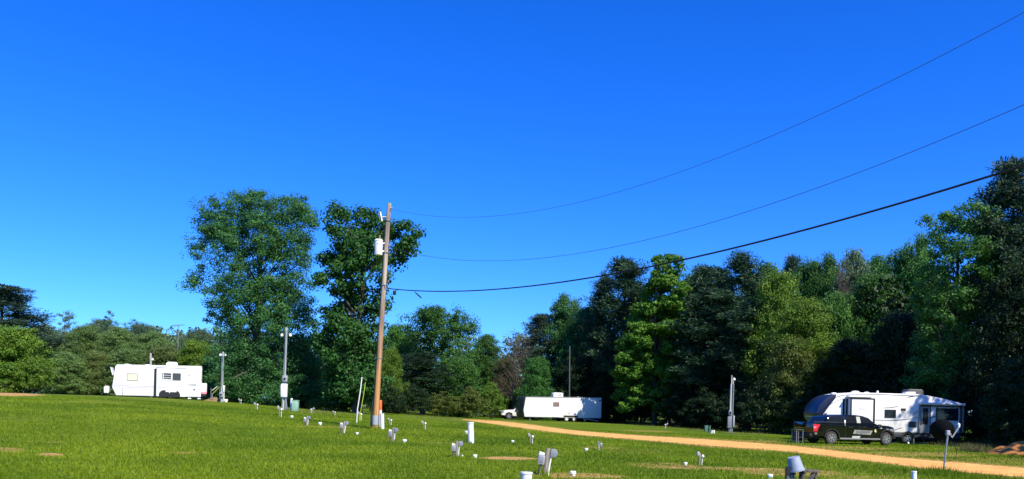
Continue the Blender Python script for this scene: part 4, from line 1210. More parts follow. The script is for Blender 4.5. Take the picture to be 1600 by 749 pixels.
# ------------------------------------------------------------------ right camper
def right_camper():
    f, org = side_map(1385, 55.5, 0)
    t = thing('fifth_wheel_camper', 'large white fifth wheel camper with navy nose behind the black pickup', 'camper', org, 0)
    W = 2.45
    nose = [(1284, 661), (1277.5, 653.5), (1275.6, 646), (1280, 633.5), (1290, 623.4), (1303, 617)]
    out = nose + [(1318, 614.6), (1335, 613.4), (1430, 616), (1448, 618), (1475, 623.2), (1503.6, 630.6), (1503.6, 677), (1309, 675), (1301, 662)]
    MB().prism(poly(f, out), 0, W).build('body', M['white'], t, bevel=.05)
    pf = poly(f, [(1277, 651.0), (1275.6, 646), (1280, 633.5), (1290, 623.4), (1303, 617), (1308, 616.6), (1305, 623), (1296, 634.5), (1287.5, 646), (1285, 650)])
    pf = [(x - .025, z + .015) if i < 6 else (x, z) for i, (x, z) in enumerate(pf)]
    MB().prism(pf, -.022, W + .022).build('front_cap', M['cap_navy'], t, bevel=.03)
    pf = poly(f, [(1284, 661.6), (1277.4, 653.5), (1277, 651.4), (1285.2, 650.3), (1288, 646.4), (1291.5, 645), (1294, 650), (1294.5, 661.8)])
    pf = [(x - .02, z) if i < 3 else (x, z) for i, (x, z) in enumerate(pf)]
    MB().prism(pf, -.020, W + .020).build('lower_cap', M['cap_grey'], t, bevel=.02)
    # dark arching line and graphics on the side
    def ribbon(pts, w, mat, y=-.012, nm='graphic'):
        q = poly(f, pts); up = [(x, z + w / 2) for x, z in q]; dn = [(x, z - w / 2) for x, z in q][::-1]
        m = MB()
        for k in range(len(q) - 1):
            m.prism([q[k], q[k + 1], up[k + 1], up[k]] if False else [(q[k][0], q[k][1] - w / 2), (q[k + 1][0], q[k + 1][1] - w / 2), (q[k + 1][0], q[k + 1][1] + w / 2), (q[k][0], q[k][1] + w / 2)], y, .01)
        return m.build(nm, M[mat], t)
    ribbon([(1300, 624.6), (1308, 620.4), (1318, 617.6), (1335, 616.4), (1380, 616.8), (1428, 618.6)], .05, 'trim')
    ribbon([(1287, 648), (1290, 641.5), (1297, 632.5), (1308, 626), (1316, 624)], .03, 'stripe_grey')
    ribbon([(1366, 656.4), (1385, 657), (1402, 656.9), (1420, 655.2), (1434, 652)], .05, 'stripe_grey')
    ribbon([(1380, 637.6), (1394, 637.2), (1404, 634.4)], .035, 'trim')
    ribbon([(1398, 672), (1404, 670), (1410, 668.4)], .035, 'trim')
    ribbon([(1418, 621), (1430, 618.8), (1440, 618.6)], .07, 'trim')
    ribbon([(1425, 650), (1430, 645.5), (1434, 642.5)], .16, 'decal_pale')
    ribbon([(1454, 653), (1458, 651.4), (1462, 651)], .12, 'stripe_grey')
    ribbon([(1455, 662), (1463, 657.5), (1473, 654)], .10, 'stripe_grey')
    # slide out
    (a, b), (c, d) = f(1323.6, 668), f(1361, 624.4)
    sl = MB().bb(a, c, -.55, .05, b, d).build('slide_out', M['white'], t, bevel=.015)
    (e, _) = f(1316.6, 640)
    MB().bb(e, a - .01, -.03, .02, b, d).build('slide_seal', M['black'], t)
    MB().bb(e + .12, e + .2, -.06, -.02, b, d).build('slide_seal_rib', M['decal_pale'], t)
    fr = MB(); fr.bb(a - .03, c + .03, -.585, -.5, d, d + .07); fr.bb(c - .06, c + .035, -.59, -.5, b, d); fr.bb(a - .03, a + .05, -.575, -.5, b, d); fr.build('slide_trim', M['black'], sl)
    MB().prism([(a - .2, d + .12), (c - .02, d + .12), (c + .05, d + .16), (c - .02, d + .24), (a - .1, d + .24)], -.58, .0).build('slide_awning', M['white_bare'], sl, bevel=.01)
    lm = MB(); rg = random.Random(3)
    cx, cz = (a + c) / 2, b + (d - b) * .66
    me = text_mesh('Impression', .13, .25); me.materials.append(M['trim'])
    o = bpy.data.objects.new('lettering', me); COL.objects.link(o); o.parent = sl; o.location = (cx, -.553, cz); o.rotation_euler = (R(90), 0, 0)
    # openings
    w = frame_panel('window', M['black'], t, f, 1382.2, 640.6, 1399.8, 652.8, .05, -.035, .02)
    rect('pane', M['glass'], w, f, 1382.6, 641, 1399.4, 652.4, -.02, .02, .0)
    rect('porch_light', M['black'], t, f, 1408, 638.4, 1415, 641.8, -.05, .02)
    rect('lamp_lens', M['decal_pale'], t, f, 1409.6, 642.4, 1413, 645, -.03, .02)
    rect('fridge_vent', M['skirt'], t, f, 1419.4, 659.2, 1432.4, 668, -.025, .02)
    dr = frame_panel('door', M['black'], t, f, 1435.4, 631.6, 1454.2, 677.4, .05, -.05, .02)
    rect('door_leaf', M['decal'], dr, f, 1437, 633, 1451.8, 676.8, -.035, .02)
    rect('door_glass', M['glass'], dr, f, 1441, 638, 1449.8, 663.6, -.05, .02, .02)
    rect('door_handle', M['black'], dr, f, 1438.2, 660, 1439.8, 664, -.08, .02)
    w = frame_panel('rear_window', M['black'], t, f, 1462, 637.8, 1497.6, 656.8, .05, -.04, .02)
    rect('pane', M['glass'], w, f, 1462.6, 638.4, 1497, 656.2, -.022, .02, 0)
    rect('corner_panel', M['cap_grey'], t, f, 1498.4, 633.5, 1503.6, 676.6, -.014, .02)
    # awning rolled on the wall with its arms
    (a, z), (b, _) = f(1436, 630.4), f(1506, 633)
    z2 = f(1506, 632.6)[1]
    aw = MB().tube([(a, -.14, z), (b, -.14, z2)], .085, 12).build('awning', M['white_bare'], t)
    MB().prism([(a, z - .2), (b, z2 - .2), (b, z2 - .11), (a, z - .11)], -.07, .01).build('awning_rail', M['black'], aw)
    for px in (1436, 1504):
        x = f(px, 650)[0]; MB().bb(x - .035, x + .035, -.12, -.0, f(px, 676)[1], f(px, 632)[1]).build('awning_arm', M['trim'], aw)
    (a, z), (b, _) = f(1464, 636.8), f(1494, 636.8); MB().bb(a, b, -.05, .01, z - .05, z + .05).build('light_strip', M['decal_pale'], t, bevel=.01)
    # skirt, wheels, steps, legs
    x0, x1 = f(1309, 676)[0], f(1503, 677)[0]
    zb = f(1400, 676.6)[1]
    MB().bb(x0, x1 - .05, .02, W - .02, zb - .28, zb + .03).build('skirt', M['skirt'], t, bevel=.02)
    for y0 in (.2, W - .4): MB().bb(x0 + .5, x1 - .3, y0, y0 + .2, .32, zb - .2).build('chassis_rail', M['black'], t)
    for px in (1380, 1418):
        x = f(px, 690)[0]
        wheel(t, x, .13, .37, .22, 'alloy', 5); wheel(t, x, W - .13, .37, .22, 'alloy', 5, outward=1)
        ar = MB(); q = np.linspace(math.pi, 0, 15)
        o1 = [(x + .47 * math.cos(k), .39 + .47 * math.sin(k)) for k in q]; i1 = [(x + .41 * math.cos(k), .39 + .41 * math.sin(k)) for k in q]
        for k in range(14): ar.prism([o1[k], o1[k + 1], i1[k + 1], i1[k]], -.02, .1)
        ar.build('wheel_arch', M['black'], t)
    x = f(1429, 690)[0]; MB().tube([(x, .15, .7), (x, .15, 0)], .05, 8).build('levelling_leg', M['galv'], t)
    for px in (1296, 1500):
        x = f(px, 690)[0]; MB().tube([(x, .3, .9), (x, .3, 0)], .06, 8).build('landing_leg', M['black'], t)
    x = f(1292, 668)[0]; MB().bb(x - .2, x + .2, 1.05, 1.4, .85, f(1290, 660)[1]).build('king_pin', M['black'], t, bevel=.03)
    st = MB(); a, b = f(1437, 684)[0], f(1452, 684)[0]
    for k in range(3): st.bb(a, b, -.25 - .25 * k, -.05 - .25 * k, .58 - .22 * k, .62 - .22 * k)
    st.tube([(a, -.05, .7), (a, -.8, 0)], .02, 6); st.tube([(b, -.05, .7), (b, -.8, 0)], .02, 6)
    st.build('folding_steps', M['black'], t)
    # roof gear
    roof_unit(t, f, 1425.6, 608.2, 1452.6, 617.6, 'skirt', .8, 1.7)
    (a, z), (b, _) = f(1418, 613), f(1434, 613)
    MB().prism([(a, z - .12), (a + .08, z + .03), (b, z + .05), (b, z - .15)], .3, .8).build('roof_vent', M['white_bare'], t, bevel=.02)
    vent_dome(t, f, 1344, 611, .26, y=.8); vent_dome(t, f, 1312, 613.6, .2, y=1.0); vent_dome(t, f, 1362, 612.6, .18, y=.8)
    vent_dome(t, f, 1380.4, 610.6, .07, 'antenna', y=.9)
right_camper()
# ================================================================== POLES AND WIRES
def pole_frame(base, top):
    """base point, axis and length of a leaning pole"""
    d = top - base
    return d.normalized(), d.length

def wood_zmat():
    m = M['pole_wood'].copy(); m.name = 'utility pole wood'
    n, l = m.node_tree.nodes, m.node_tree.links
    b = n['Principled BSDF']; old = b.inputs['Base Color'].links[0].from_socket
    tc = n.new('ShaderNodeTexCoord'); sp = n.new('ShaderNodeSeparateXYZ'); l.new(tc.outputs['Object'], sp.inputs[0])
    mr = n.new('ShaderNodeMapRange'); mr.inputs[1].default_value = 2.2; mr.inputs[2].default_value = 7.0; mr.inputs[3].default_value = 1; mr.inputs[4].default_value = 0
    l.new(sp.outputs['Z'], mr.inputs[0])
    cr = n.new('ShaderNodeValToRGB'); cr.color_ramp.elements[0].color = (.20, .09, .03, 1); cr.color_ramp.elements[1].color = (.60, .30, .10, 1)
    cr.color_ramp.elements[0].position, cr.color_ramp.elements[1].position = .3, .7
    nz = [k for k in n if k.type == 'TEX_NOISE'][0]; l.new(nz.outputs['Fac'], cr.inputs[0])
    mx = n.new('ShaderNodeMix'); mx.data_type = 'RGBA'; l.new(mr.outputs[0], mx.inputs[0]); l.new(old, mx.inputs[6]); l.new(cr.outputs[0], mx.inputs[7])
    l.new(mx.outputs[2], b.inputs['Base Color'])
    return m

def utility_pole():
    B = hit(586, 671); Y = B.y
    T = at(608, 318, Y)
    t = thing('utility_pole', 'tall leaning wooden utility pole with a white transformer can', 'utility pole', B)
    L = T - B
    at_ = lambda k: L * k                      # a point up the pole, relative to its base
    def k_of(py): return (671 - py) / (671 - 318)
    MB().tube([at_(-.03), at_(0), at_(.3), at_(.65), at_(1)], [.155, .15, .138, .122, .106], 16).build('shaft', wood_zmat(), t)
    # transformer can hung on the left
    c = at(591.5, 387, Y - .1) - B
    can = MB().lathe([(.001, -.37), (.19, -.37), (.20, -.34), (.20, .30), (.215, .31), (.215, .35), (.16, .40), (.001, .42)], 24, c).build('transformer', M['white_bare'], t)
    MB().lathe([(.02, .40), (.035, .43), (.022, .46), (.036, .49), (.022, .52), (.03, .55), (.012, .62), (.001, .63)], 12, c + Vector((.05, 0, 0))).build('bushing', M['porcelain'], can)
    MB().tube([c + Vector((-.20, -.06, .12)), c + Vector((-.235, -.08, .12)), c + Vector((-.235, -.08, .05))], .018, 6).build('terminal', M['galv'], can)
    MB().bb(c.x - .02, c.x + .02, c.y - .212, c.y - .19, c.z + .12, c.z + .2).build('number_plate', M['trim'], can)
    br = MB(); p = at_(k_of(380)); q = at_(k_of(393))
    br.tube([c + Vector((.17, 0, .2)), p], .035, 6); br.tube([c + Vector((.17, 0, -.18)), q], .035, 6); br.build('bracket', M['white_bare'], t)
    # fuse cut out
    p = at_(k_of(339)); a = at(594, 331, Y - .15) - B; b = at(597, 346, Y - .15) - B
    fm = MB(); fm.tube([a, b], .035, 8); fm.build('fuse_cutout', M['white_bare'], t)
    MB().tube([at(591.5, 332, Y - .1) - B, at(593.5, 344, Y - .1) - B], .018, 6).build('fuse_tube', M['porcelain'], t)
    MB().tube([a.lerp(b, .55), p], .022, 6).build('cutout_arm', M['galv'], t)
    # insulators and straps
    for py, dx in ((327, .16), (385, .18), (441, .22), (450, .2)):
        p = at_(k_of(py)); e = p + Vector((dx, -.12, .02))
        k = MB(); k.tube([p, e], .02, 6); k.sphere(e, .05, 8, 6); k.build('insulator', M['porcelain'], t)
    for py in (345, 395, 446, 560):
        p = at_(k_of(py)); MB().lathe([(.15, -.02), (.155, -.02), (.155, .02), (.15, .02)], 16, p).build('strap', M['galv'], t)
    # ground wire and jumpers
    MB().tube([at_(k) + Vector((-.165 + .045 * k, -.05, 0)) for k in (0, .3, .6, .9)], .012, 5).build('ground_wire', M['wire'], t)
    c2 = c + Vector((.05, 0, .62))
    MB().tube([b, b.lerp(c2, .5) + Vector((-.12, 0, 0)), c2], .009, 5).build('jumper_wire', M['wire'], t)
    MB().tube([c + Vector((-.23, -.08, .05)), c + Vector((-.1, -.1, -.6)), at_(k_of(430)) + Vector((-.16, -.05, 0)), at_(k_of(452)) + Vector((.1, -.15, 0))], .012, 5).build('service_lead', M['wire'], t)
    x = at_(.02)
    MB().lathe([(.172, .0), (.172, .30), (.166, .46), (.15, .46)], 16, x).build('base_wrap', M['pale_box'], t)
    MB().tube([Vector((-.2, -.05, -.1)), Vector((-.19, -.05, 1.0)), at_(.14) + Vector((-.17, -.02, 0))], .035, 8).build('ground_conduit', M['wire'], t)
    return B, T
PB, PT = utility_pole()

def wire(name, label, pts, r, mat, a_px, dev=False):
    """a sagging wire in one vertical plane running from the utility pole towards us and to the right"""
    Y = PB.y
    A = at(*a_px, Y); D = Vector((31.0, -44.0))
    ts, zs = [0.0], [A.z]
    for px, py in pts:
        u, v = ray(px, py)
        t_ = (u * A.y - A.x) / (D.x - u * D.y)
        ts.append(t_); zs.append(EYE + v * (A.y + D.y * t_))
    co = np.polyfit(ts, zs, 2, w=[3] + [1] * len(pts))
    P = [Vector((A.x + D.x * k, A.y + D.y * k, float(np.polyval(co, k)))) for k in np.linspace(0, .97, 80)]
    P[0] = A
    o = MB().tube(P, r, 6).build(name, M[mat], None)
    tag(o, label, 'wire')
    return P, o
wire('overhead_wire', 'topmost thin wire sagging from the top of the utility pole', [(640, 333), (720, 342.5), (830, 333), (920, 314), (1000, 290), (1100, 254), (1200, 206), (1400, 122), (1600, 27)], .0065, 'wire_pale', (609.5, 326))
wire('overhead_wire', 'middle thin wire leaving the pole beside the transformer can', [(660, 401), (720, 408), (780, 409), (900, 398), (1060, 357), (1300, 283), (1450, 228), (1600, 168)], .0075, 'wire_pale', (606.5, 386))
P3, W3 = wire('overhead_cable', 'lowest thick black cable running from the pole to the right edge', [(640, 457), (700, 458.5), (800, 452), (940, 431), (1060, 405), (1200, 368), (1400, 320), (1600, 265)], .026, 'wire', (605, 450.5))
def on_wire(px):
    u = ray(px, 455)[0]
    return min(P3, key=lambda p: abs(p.x / p.y - u))
a = on_wire(616); k = at(616.5, 457.5, a.y)
MB().bb(k.x - .07, k.x + .07, k.y - .06, k.y + .06, k.z - .11, k.z + .09).build('splice_box', M['black'], W3, bevel=.02)
MB().tube([k + Vector((0, 0, .05)), k + Vector((.17, 0, .20))], .02, 6).build('hanger', M['wire'], W3)
a = at(648, 456.5, on_wire(648).y); b = at(658, 465.5, on_wire(654).y)
MB().tube([a, a.lerp(b, .6), b], [.02, .035, .03], 6).build('cable_tail', M['wire'], W3)

def light_pole(label, bpx, tpx, r, boxes, lamps, conduits=(), mat='grey_pole', sink=0.0, Y=None):
    """boxes: (x0, y0, x1, y1, material, name); lamps: (x, y)"""
    B = hit(*bpx) if Y is None else None
    if B is None:
        u, _ = ray(*bpx); B = Vector((u * Y, Y, gz(u * Y, Y)))
    Yp = B.y
    t = thing('light_pole', label, 'light pole', B)
    L = at(*tpx, Yp) - B
    MB().tube([L * -.06, L * .02, L * .5, L], [r, r, r * .9, r * .75], 12).build('shaft', M[mat], t)
    for (x0, y0, x1, y1, mt, nm) in boxes:
        p, q = at(x0, y1, Yp - r - .05) - B, at(x1, y0, Yp - r - .05) - B
        o = MB().bb(p.x, q.x, -r - .16, -r * .4, p.z, q.z).build(nm, M[mt], t, bevel=.015)
        if nm == 'meter_box':
            c = (p + q) / 2
            MB().lathe([(.001, -r - .25), (.07, -r - .24), (.085, -r - .2), (.085, -r - .15)], 14, (c.x, 0, c.z), 'Y').build('meter_dial', M['glass'], o)
    for (x, y) in lamps:
        p = at(x, y, Yp) - B
        k = (p.z + .12) / L.z; s = L * k
        o = MB().tube([s, Vector((p.x, p.y, p.z + .12)), Vector((p.x, p.y, p.z + .05))], .022, 6).build('lamp_arm', M['galv'], t)
        MB().lathe([(.03, .10), (.09, .06), (.12, -.02), (.11, -.10), (.05, -.15), (.001, -.16)], 14, p).build('lamp_head', M['white_bare'], o)
    for (x0, y0, x1, y1, cr, mt) in conduits:
        p, q = at(x0, y0, Yp - r - .02) - B, at(x1, y1, Yp - r - .02) - B
        p.z = max(p.z, -.1)
        MB().tube([p, q], cr, 8).build('conduit', M[mt], t)
    return t, B

light_pole('taller grey light pole with big white breaker box before the tallest tree', (442, 641), (447.5, 512), .13,
           [(441.8, 587, 449.2, 596.6, 'pale_box', 'meter_box'), (439.2, 600, 449, 620.6, 'white_bare', 'breaker_box'), (438, 602, 439.6, 618, 'grey_box', 'side_box')],
           [(440.4, 523.5), (453.6, 523.5)],
           [(440.4, 641, 443, 597, .05, 'galv'), (446.4, 641, 446, 597, .05, 'galv'), (448.6, 641, 446.6, 621, .04, 'galv'), (444, 598, 447, 516, .045, 'galv')])
light_pole('short grey light pole beside the tail of the left camper', (346.3, 627.6), (348.4, 550), .13,
           [(349.0, 602.5, 351.0, 613, 'white_bare', 'breaker_box'), (343.4, 612.8, 348.6, 620.6, 'pale_box', 'meter_box')],
           [(344.4, 554.5), (351.8, 554.5)], [(349.6, 627, 350, 613, .05, 'pvc'), (347, 604, 348.4, 556, .04, 'galv')], Y=75)
light_pole('plain grey pole sticking up behind the roof of the left camper', (236, 620), (235.4, 552), .13, [], [(238.4, 561.5)], [], Y=82)
t, B = light_pole('weathered grey power pole with blue grey boxes right of the bright tree', (1141.6, 677), (1145.4, 592), .11,
           [(1136.6, 651, 1143.2, 669, 'grey_box', 'breaker_box'), (1144.8, 649.6, 1147.6, 667.6, 'pale_box', 'side_box'), (1138.4, 641.4, 1143.4, 648.6, 'grey_box', 'meter_box')],
           [(1147.2, 592.5)], [(1139, 677, 1142, 600, .045, 'galv'), (1144, 677, 1146.4, 600, .05, 'galv'), (1141.4, 642, 1143.4, 590, .03, 'pvc')])
MB().tube([at(1143.6, 590, B.y) - B, at(1143.2, 586.6, B.y) - B], .07, 8).build('weather_head', M['galv'], t)
light_pole('slim grey pole rising behind the roof of the middle trailer', (889.4, 654), (890.2, 541), .10, [], [], [], mat='dark_pole', Y=104)

# television mast far behind the left camper
u, _ = ray(276, 600); Yt = 124; z0 = gz(u * Yt, Yt)
t = thing('antenna_mast', 'thin television antenna mast standing above the far trees', 'antenna', (u * Yt, Yt, z0))
h = at(277, 508.5, Yt).z - z0
MB().tube([(0, 0, -.3), (.05, 0, h)], .06, 6).build('mast', M['galv'], t)
m = MB(); m.tube([(-.95, 0, h - .12), (.95, 0, h + .1)], .035, 5)
for k in range(9):
    x = -.9 + k * .22; m.tube([(x, -.8 + .04 * k, h - .1 + .024 * k), (x, .8 - .04 * k, h - .1 + .024 * k)], .02, 4)
m.build('aerial', M['galv'], t)

# ================================================================== SMALL THINGS IN THE GRASS
def build_pedestal():
    t = thing('hookup_post', 'x', 'hookup post', (0, 0, 0), 0, 'campsite hookup posts in the grass')
    MB().prism([(-.06, -.2), (.06, -.2), (.058, .9), (-.058, .9)], -.06, .06).build('post', M['post_wood'], t, bevel=.008)
    b = MB().prism([(-.30, .34), (-.075, .34), (-.075, .63), (-.12, .66), (-.30, .64)], -.09, .07).build('outlet_box', M['pale_box'], t, bevel=.012)
    MB().bb(-.27, -.13, -.105, -.085, .40, .60).build('outlet_door', M['grey_box'], b, bevel=.008)
    MB().prism([(-.30, .64), (-.12, .66), (-.10, .72), (-.29, .76)], -.10, .04).build('outlet_lid', M['white_bare'], b, bevel=.01)
    pr = [(.075, .62)] + [(.19 + .125 * math.cos(q), .76 + .14 * math.sin(q)) for q in np.linspace(-1.9, 1.9, 11)] + [(.075, .9)]
    MB().prism(pr, -.11, -.03).build('meter_cover', M['grey_box'], t, bevel=.012)
    MB().tube([(.10, -.02, -.1), (.105, -.02, .4), (.12, -.04, .64)], .034, 8).build('riser_pipe', M['pvc'], t)
    MB().tube([(-.17, 0, -.1), (-.17, 0, .36)], .05, 8).build('conduit', M['dark_wood'], t)
    return t
def build_stub_post():
    t = thing('hookup_post', 'x', 'hookup post', (0, 0, 0), 0, 'campsite hookup posts in the grass')
    MB().prism([(-.07, -.2), (.03, -.2), (.03, .78), (-.07, .80)], -.05, .05).build('post', M['post_wood'], t, bevel=.008)
    MB().prism([(-.24, .64), (-.08, .60), (-.05, .80), (-.12, .90), (-.26, .88)], -.10, .05).build('outlet_box', M['pale_box'], t, bevel=.03)
    MB().sphere((.17, -.03, .60), .10, 12, 8, 1.15).build('tap_cover', M['white_bare'], t)
    MB().tube([(.15, 0, -.1), (.16, 0, .55)], .03, 8).build('riser_pipe', M['pvc'], t)
    return t
PROTO_P = {'a': None, 'b': None}
def pedestal(kind, px, py, h, label, rotz=0.0, flip=1, tilt=0.0, wide=1.0):
    if PROTO_P[kind] is None:
        PROTO_P[kind] = build_pedestal() if kind == 'a' else build_stub_post(); o = PROTO_P[kind]
    else:
        o = copy_tree(PROTO_P[kind])
    B = hit(px, py); s = h / FPX * B.y / .9
    o.location = B; o.scale = (s * flip * wide, s * wide, s); o.rotation_euler = (0, tilt, rotz); o['label'] = label
    return o
pedestal('a', 851, 743, 43, 'big leaning hookup post with grey round cover, right of the white bucket', .1, 1, R(7))
pedestal('a', 713, 715, 26, 'hookup post with round grey cover just left below the thick white pipe', .2, 1, R(2))
pedestal('a', 613, 692, 24, 'hookup post directly right below the utility pole', -.1, 1, R(5), .9)
pedestal('a', 536, 677, 19, 'tilted hookup post left of the utility pole in the near grass', .3, 1, R(6))
pedestal('a', 479, 665, 15, 'leaning hookup post between the white cleanout cap and the pale green box', .1, 1, R(4))
pedestal('b', 437, 652, 18, 'white topped hookup post at the foot of the taller light pole', 0, 1, 0, .8)
pedestal('b', 400, 640, 11, 'small hookup post on the grass edge left of the taller light pole', .2, 1, 0, 1.1)
pedestal('b', 488, 646, 9, 'tiny hookup post on the crest right of the pale green box', .3, -1, 0, 1.2)
pedestal('b', 522, 649, 7, 'tiny white hookup post on the crest nearest the white stake', 0, 1, 0, 1.3)
pedestal('b', 562, 657, 14, 'hookup post standing right behind the two thin stakes', .2, 1, 0, .9)
pedestal('b', 609, 665, 12, 'thin stemmed hookup post with two white caps just right of the orange marker', 0, 1, 0, 1.0)
pedestal('b', 663, 672, 15, 'lone hookup post in the grass halfway between utility pole and thick white pipe', .1, 1, R(-5), .85)
pedestal('b', 829, 694, 17, 'hookup post with white cover beside the near edge of the sandy road', 0, 1, 0, .95)
pedestal('a', 937, 704, 14, 'dark hookup post right of the big leaning one, below the road bend', -.2, -1, 0, .8)
pedestal('b', 1093, 727, 21, 'pale hookup post in the dry strip below the grey power pole', .1, 1, R(3), 1.0)
pedestal('b', 1041, 670, 9, 'tiny pale hookup post across the road at the wood edge', 0, -1, 0, 1.0)
pedestal('b', 375, 631, 8, 'tiny white hookup post on the crest beside the short light pole', 0, 1, 0, 1.2)

def cap_stub(px, py, wpx, label, tilt=0.0):
    B = hit(px, py); r = wpx / 2 / FPX * B.y
    o = thing('cleanout_cap', label, 'pipe cap', B, 0, 'white sewer caps in the grass', (tilt, tilt * .6))
    MB().lathe([(r * .8, -.1), (r * .8, r * .75), (.001, r * .75)], 14).build('pipe_stub', M['pvc'], o)
    MB().lathe([(r * .82, r * .70), (r, r * .72), (r, r * 1.3), (r * .85, r * 1.5), (r * .3, r * 1.55), (.001, r * 1.56)], 14).build('cap', M['white_bare'], o)
for a in [(456, 653.5, 5, 'white sewer cap in the grass at the foot of the pale green box'), (500, 664.5, 6, 'white sewer cap right of the leaning post beside the trodden track'),
          (558, 679.5, 5, 'small white sewer cap right of the tilted hookup post'), (632, 692, 7, 'round white sewer cap right of the post below the utility pole'),
          (801, 692, 5, 'small white sewer cap left of the roadside hookup post'), (742, 716, 7, 'white sewer cap at the left end of the bare tan strip'),
          (895, 744, 10, 'big white sewer cap right of the big leaning post'), (916, 705, 6, 'white sewer cap left of the dark hookup post'),
          (729, 678, 6, 'white sewer cap peeping out left of the thick white pipe'), (1071, 727, 6, 'flat white sewer cap left of the pale post in the dry strip'),
          (1203, 748, 9, 'white sewer cap at the bottom edge left of the pale blue pail'), (353, 628.6, 6, 'white lump at the foot of the short light pole'),
          (722, 714, 4, 'little white sewer cap touching the post below the thick pipe')]:
    cap_stub(*a)

def pipe(name, label, cat, bpx, tpx, r, mat, cap=None, Y=None):
    B = hit(*bpx); T = at(*tpx, B.y) - B
    o = thing(name, label, cat, B)
    MB().tube([T * -.15, T], r, 14).build('pipe', M[mat], o)
    if cap: MB().tube([T * .955, T * 1.02], r * 1.12, 14).build('pipe_cap', M[cap], o)
    return o
pipe('standpipe', 'thick white standpipe alone in the grass left of the sandy road end', 'pipe', (736, 693), (735, 660.5), .125, 'pvc', 'pvc')
pipe('standpipe', 'short white pipe against the right side of the utility pole', 'pipe', (597.4, 671), (597, 646.5), .10, 'pvc')
B = hit(594.4, 668.5)
o = thing('marker_post', 'orange topped white marker post beside the utility pole', 'marker post', B)
T = at(594.6, 625.5, B.y) - B; K = at(594.4, 641, B.y) - B
MB().tube([T * -.1, K], .075, 12).build('lower_tube', M['pvc'], o); MB().tube([K, T * .97, T], [.078, .078, .05], 12).build('orange_cover', M['orange'], o)
pipe('standpipe', 'white pipe end cut by the bottom edge below the sandy road', 'pipe', (1428.4, 766), (1428, 737), .055, 'white_bare', 'white_bare')
B = hit(557.5, 661); T = at(565.5, 589.5, B.y) - B
o = MB().tube([T * -.05, T * .3 + Vector((-.05, 0, 0)), T * .7, T], .032, 8).build('stake', M['pvc'], None); o.location = B
tag(o, 'tall thin white stake leaning left of the utility pole', 'stake')
B = hit(562, 659); T = at(571, 597.5, B.y) - B
o = MB().tube([T * -.05, T * .3 + Vector((-.03, 0, 0)), T * .7, T], .022, 8).build('stake', M['lime'], None); o.location = B
tag(o, 'thin yellow green stake just right of the white stake', 'stake')
B = hit(1187, 677)
o = thing('leaning_stick', 'pale stick leaning at the wood edge right of the grey power pole', 'stick', B)
T = at(1169.5, 640.5, B.y) - B; K = at(1175, 655, B.y) - B
MB().tube([T * -.02, K], .018, 6).build('lower_end', M['post_wood'], o); MB().tube([K, T], .04, 6).build('pale_end', M['pvc'], o)

# pale green utility box with white post
def box_thing(name, label, cat, px0, px1, py0, py1, depth, mat, Y=None):
    B = hit((px0 + px1) / 2, py1); k = B.y / FPX
    o = thing(name, label, cat, B)
    w, h = (px1 - px0) * k / 2, (py1 - py0) * k
    MB().bb(-w, w, 0, depth, -.1, h).build('cabinet', M[mat], o, bevel=.02)
    MB().bb(-w - .03, w + .03, -.03, depth + .03, h, h + .05).build('lid', M[mat], o, bevel=.015)
    m = MB()
    for q in range(4): m.bb(-w * .7, w * .7, -.012, .01, h * (.35 + .13 * q), h * (.39 + .13 * q))
    m.build('louvre', M[mat], o)
    return o
box_thing('utility_box', 'pale green utility box in the grass right of the taller light pole', 'utility box', 455.4, 464.4, 626.5, 643, .5, 'green_pale')
pipe('standpipe', 'white post touching the left side of the pale green utility box', 'pipe', (455, 642.4), (455.6, 622.5), .09, 'pvc')
box_thing('utility_box', 'small dark green box at the wood edge left of the grey power pole', 'utility box', 1101.8, 1110, 666, 675, .4, 'green_box')

def pail(name, label, B, r0, r1, h, mat, tilt=(0, 0), up=True, handle=True):
    o = thing(name, label, 'bucket', B, 0, None, tilt)
    MB().lathe([(.001, 0), (r0, 0), (r1, h), (r1 * .94, h), (r0 * .9, .02), (.001, .02)], 24).build('pail', M[mat], o)
    MB().lathe([(r1, h - .03), (r1 * 1.07, h - .03), (r1 * 1.07, h + .006), (r1, h + .006)], 24).build('rim', M[mat], o)
    return o
B = hit(822, 762)
pail('bucket', 'white bucket cut by the bottom edge left of the big leaning post', B, .10, .115, .30, 'white_bare')
for k, (px, tx) in enumerate(((1111.4, .25), (1115.4, -.2))):
    B = hit(px, 677.6)
    pail('bucket', ['left one of two white buckets beside the small dark green box', 'right one of two white buckets beside the small dark green box'][k], B, .08, .12, .26, 'white_bare', (0, tx), True)

# post with the upturned pale pail, and the broken dark bench beside it
B = hit(1233.5, 766)
o = thing('bucket_post', 'short wooden post under the pale blue pail at the bottom edge', 'post', B)
H = at(1236, 731, B.y).z - B.z
m = MB(); m.bb(-.055, .055, -.05, .05, -.2, H); m.build('post', M['post_wood'], o, bevel=.008)
MB().bb(-.085, -.06, -.06, .05, -.2, H).build('side_board', M['dark_wood'], o)
MB().bb(.06, .085, -.05, .05, -.2, H).build('side_board', M['dark_wood'], o)
MB().bb(-.10, .10, -.075, -.055, H - .14, H + .02).build('dark_box', M['black'], o)
top = at(1239.4, 714.4, B.y)
pail('bucket', 'pale blue pail upside down and tilted on a short wooden post', top, .125, .165, .30, 'bucket', (R(180), R(-15)))
B = hit(1262, 766)
o = thing('broken_bench', 'dark weathered wooden bench frame right of the pale blue pail', 'bench', B)
zt = at(1262, 734, B.y).z - B.z; k = B.y / FPX
m = MB(); m.bb(-12 * k, 14 * k, -.16, .12, zt - .05, zt); m.build('top_board', M['dark_wood'], o, bevel=.006)
MB().tube([(-17 * k, -.1, .0), (-9 * k, -.1, zt - .05)], .035, 6).build('leg', M['dark_wood'], o)
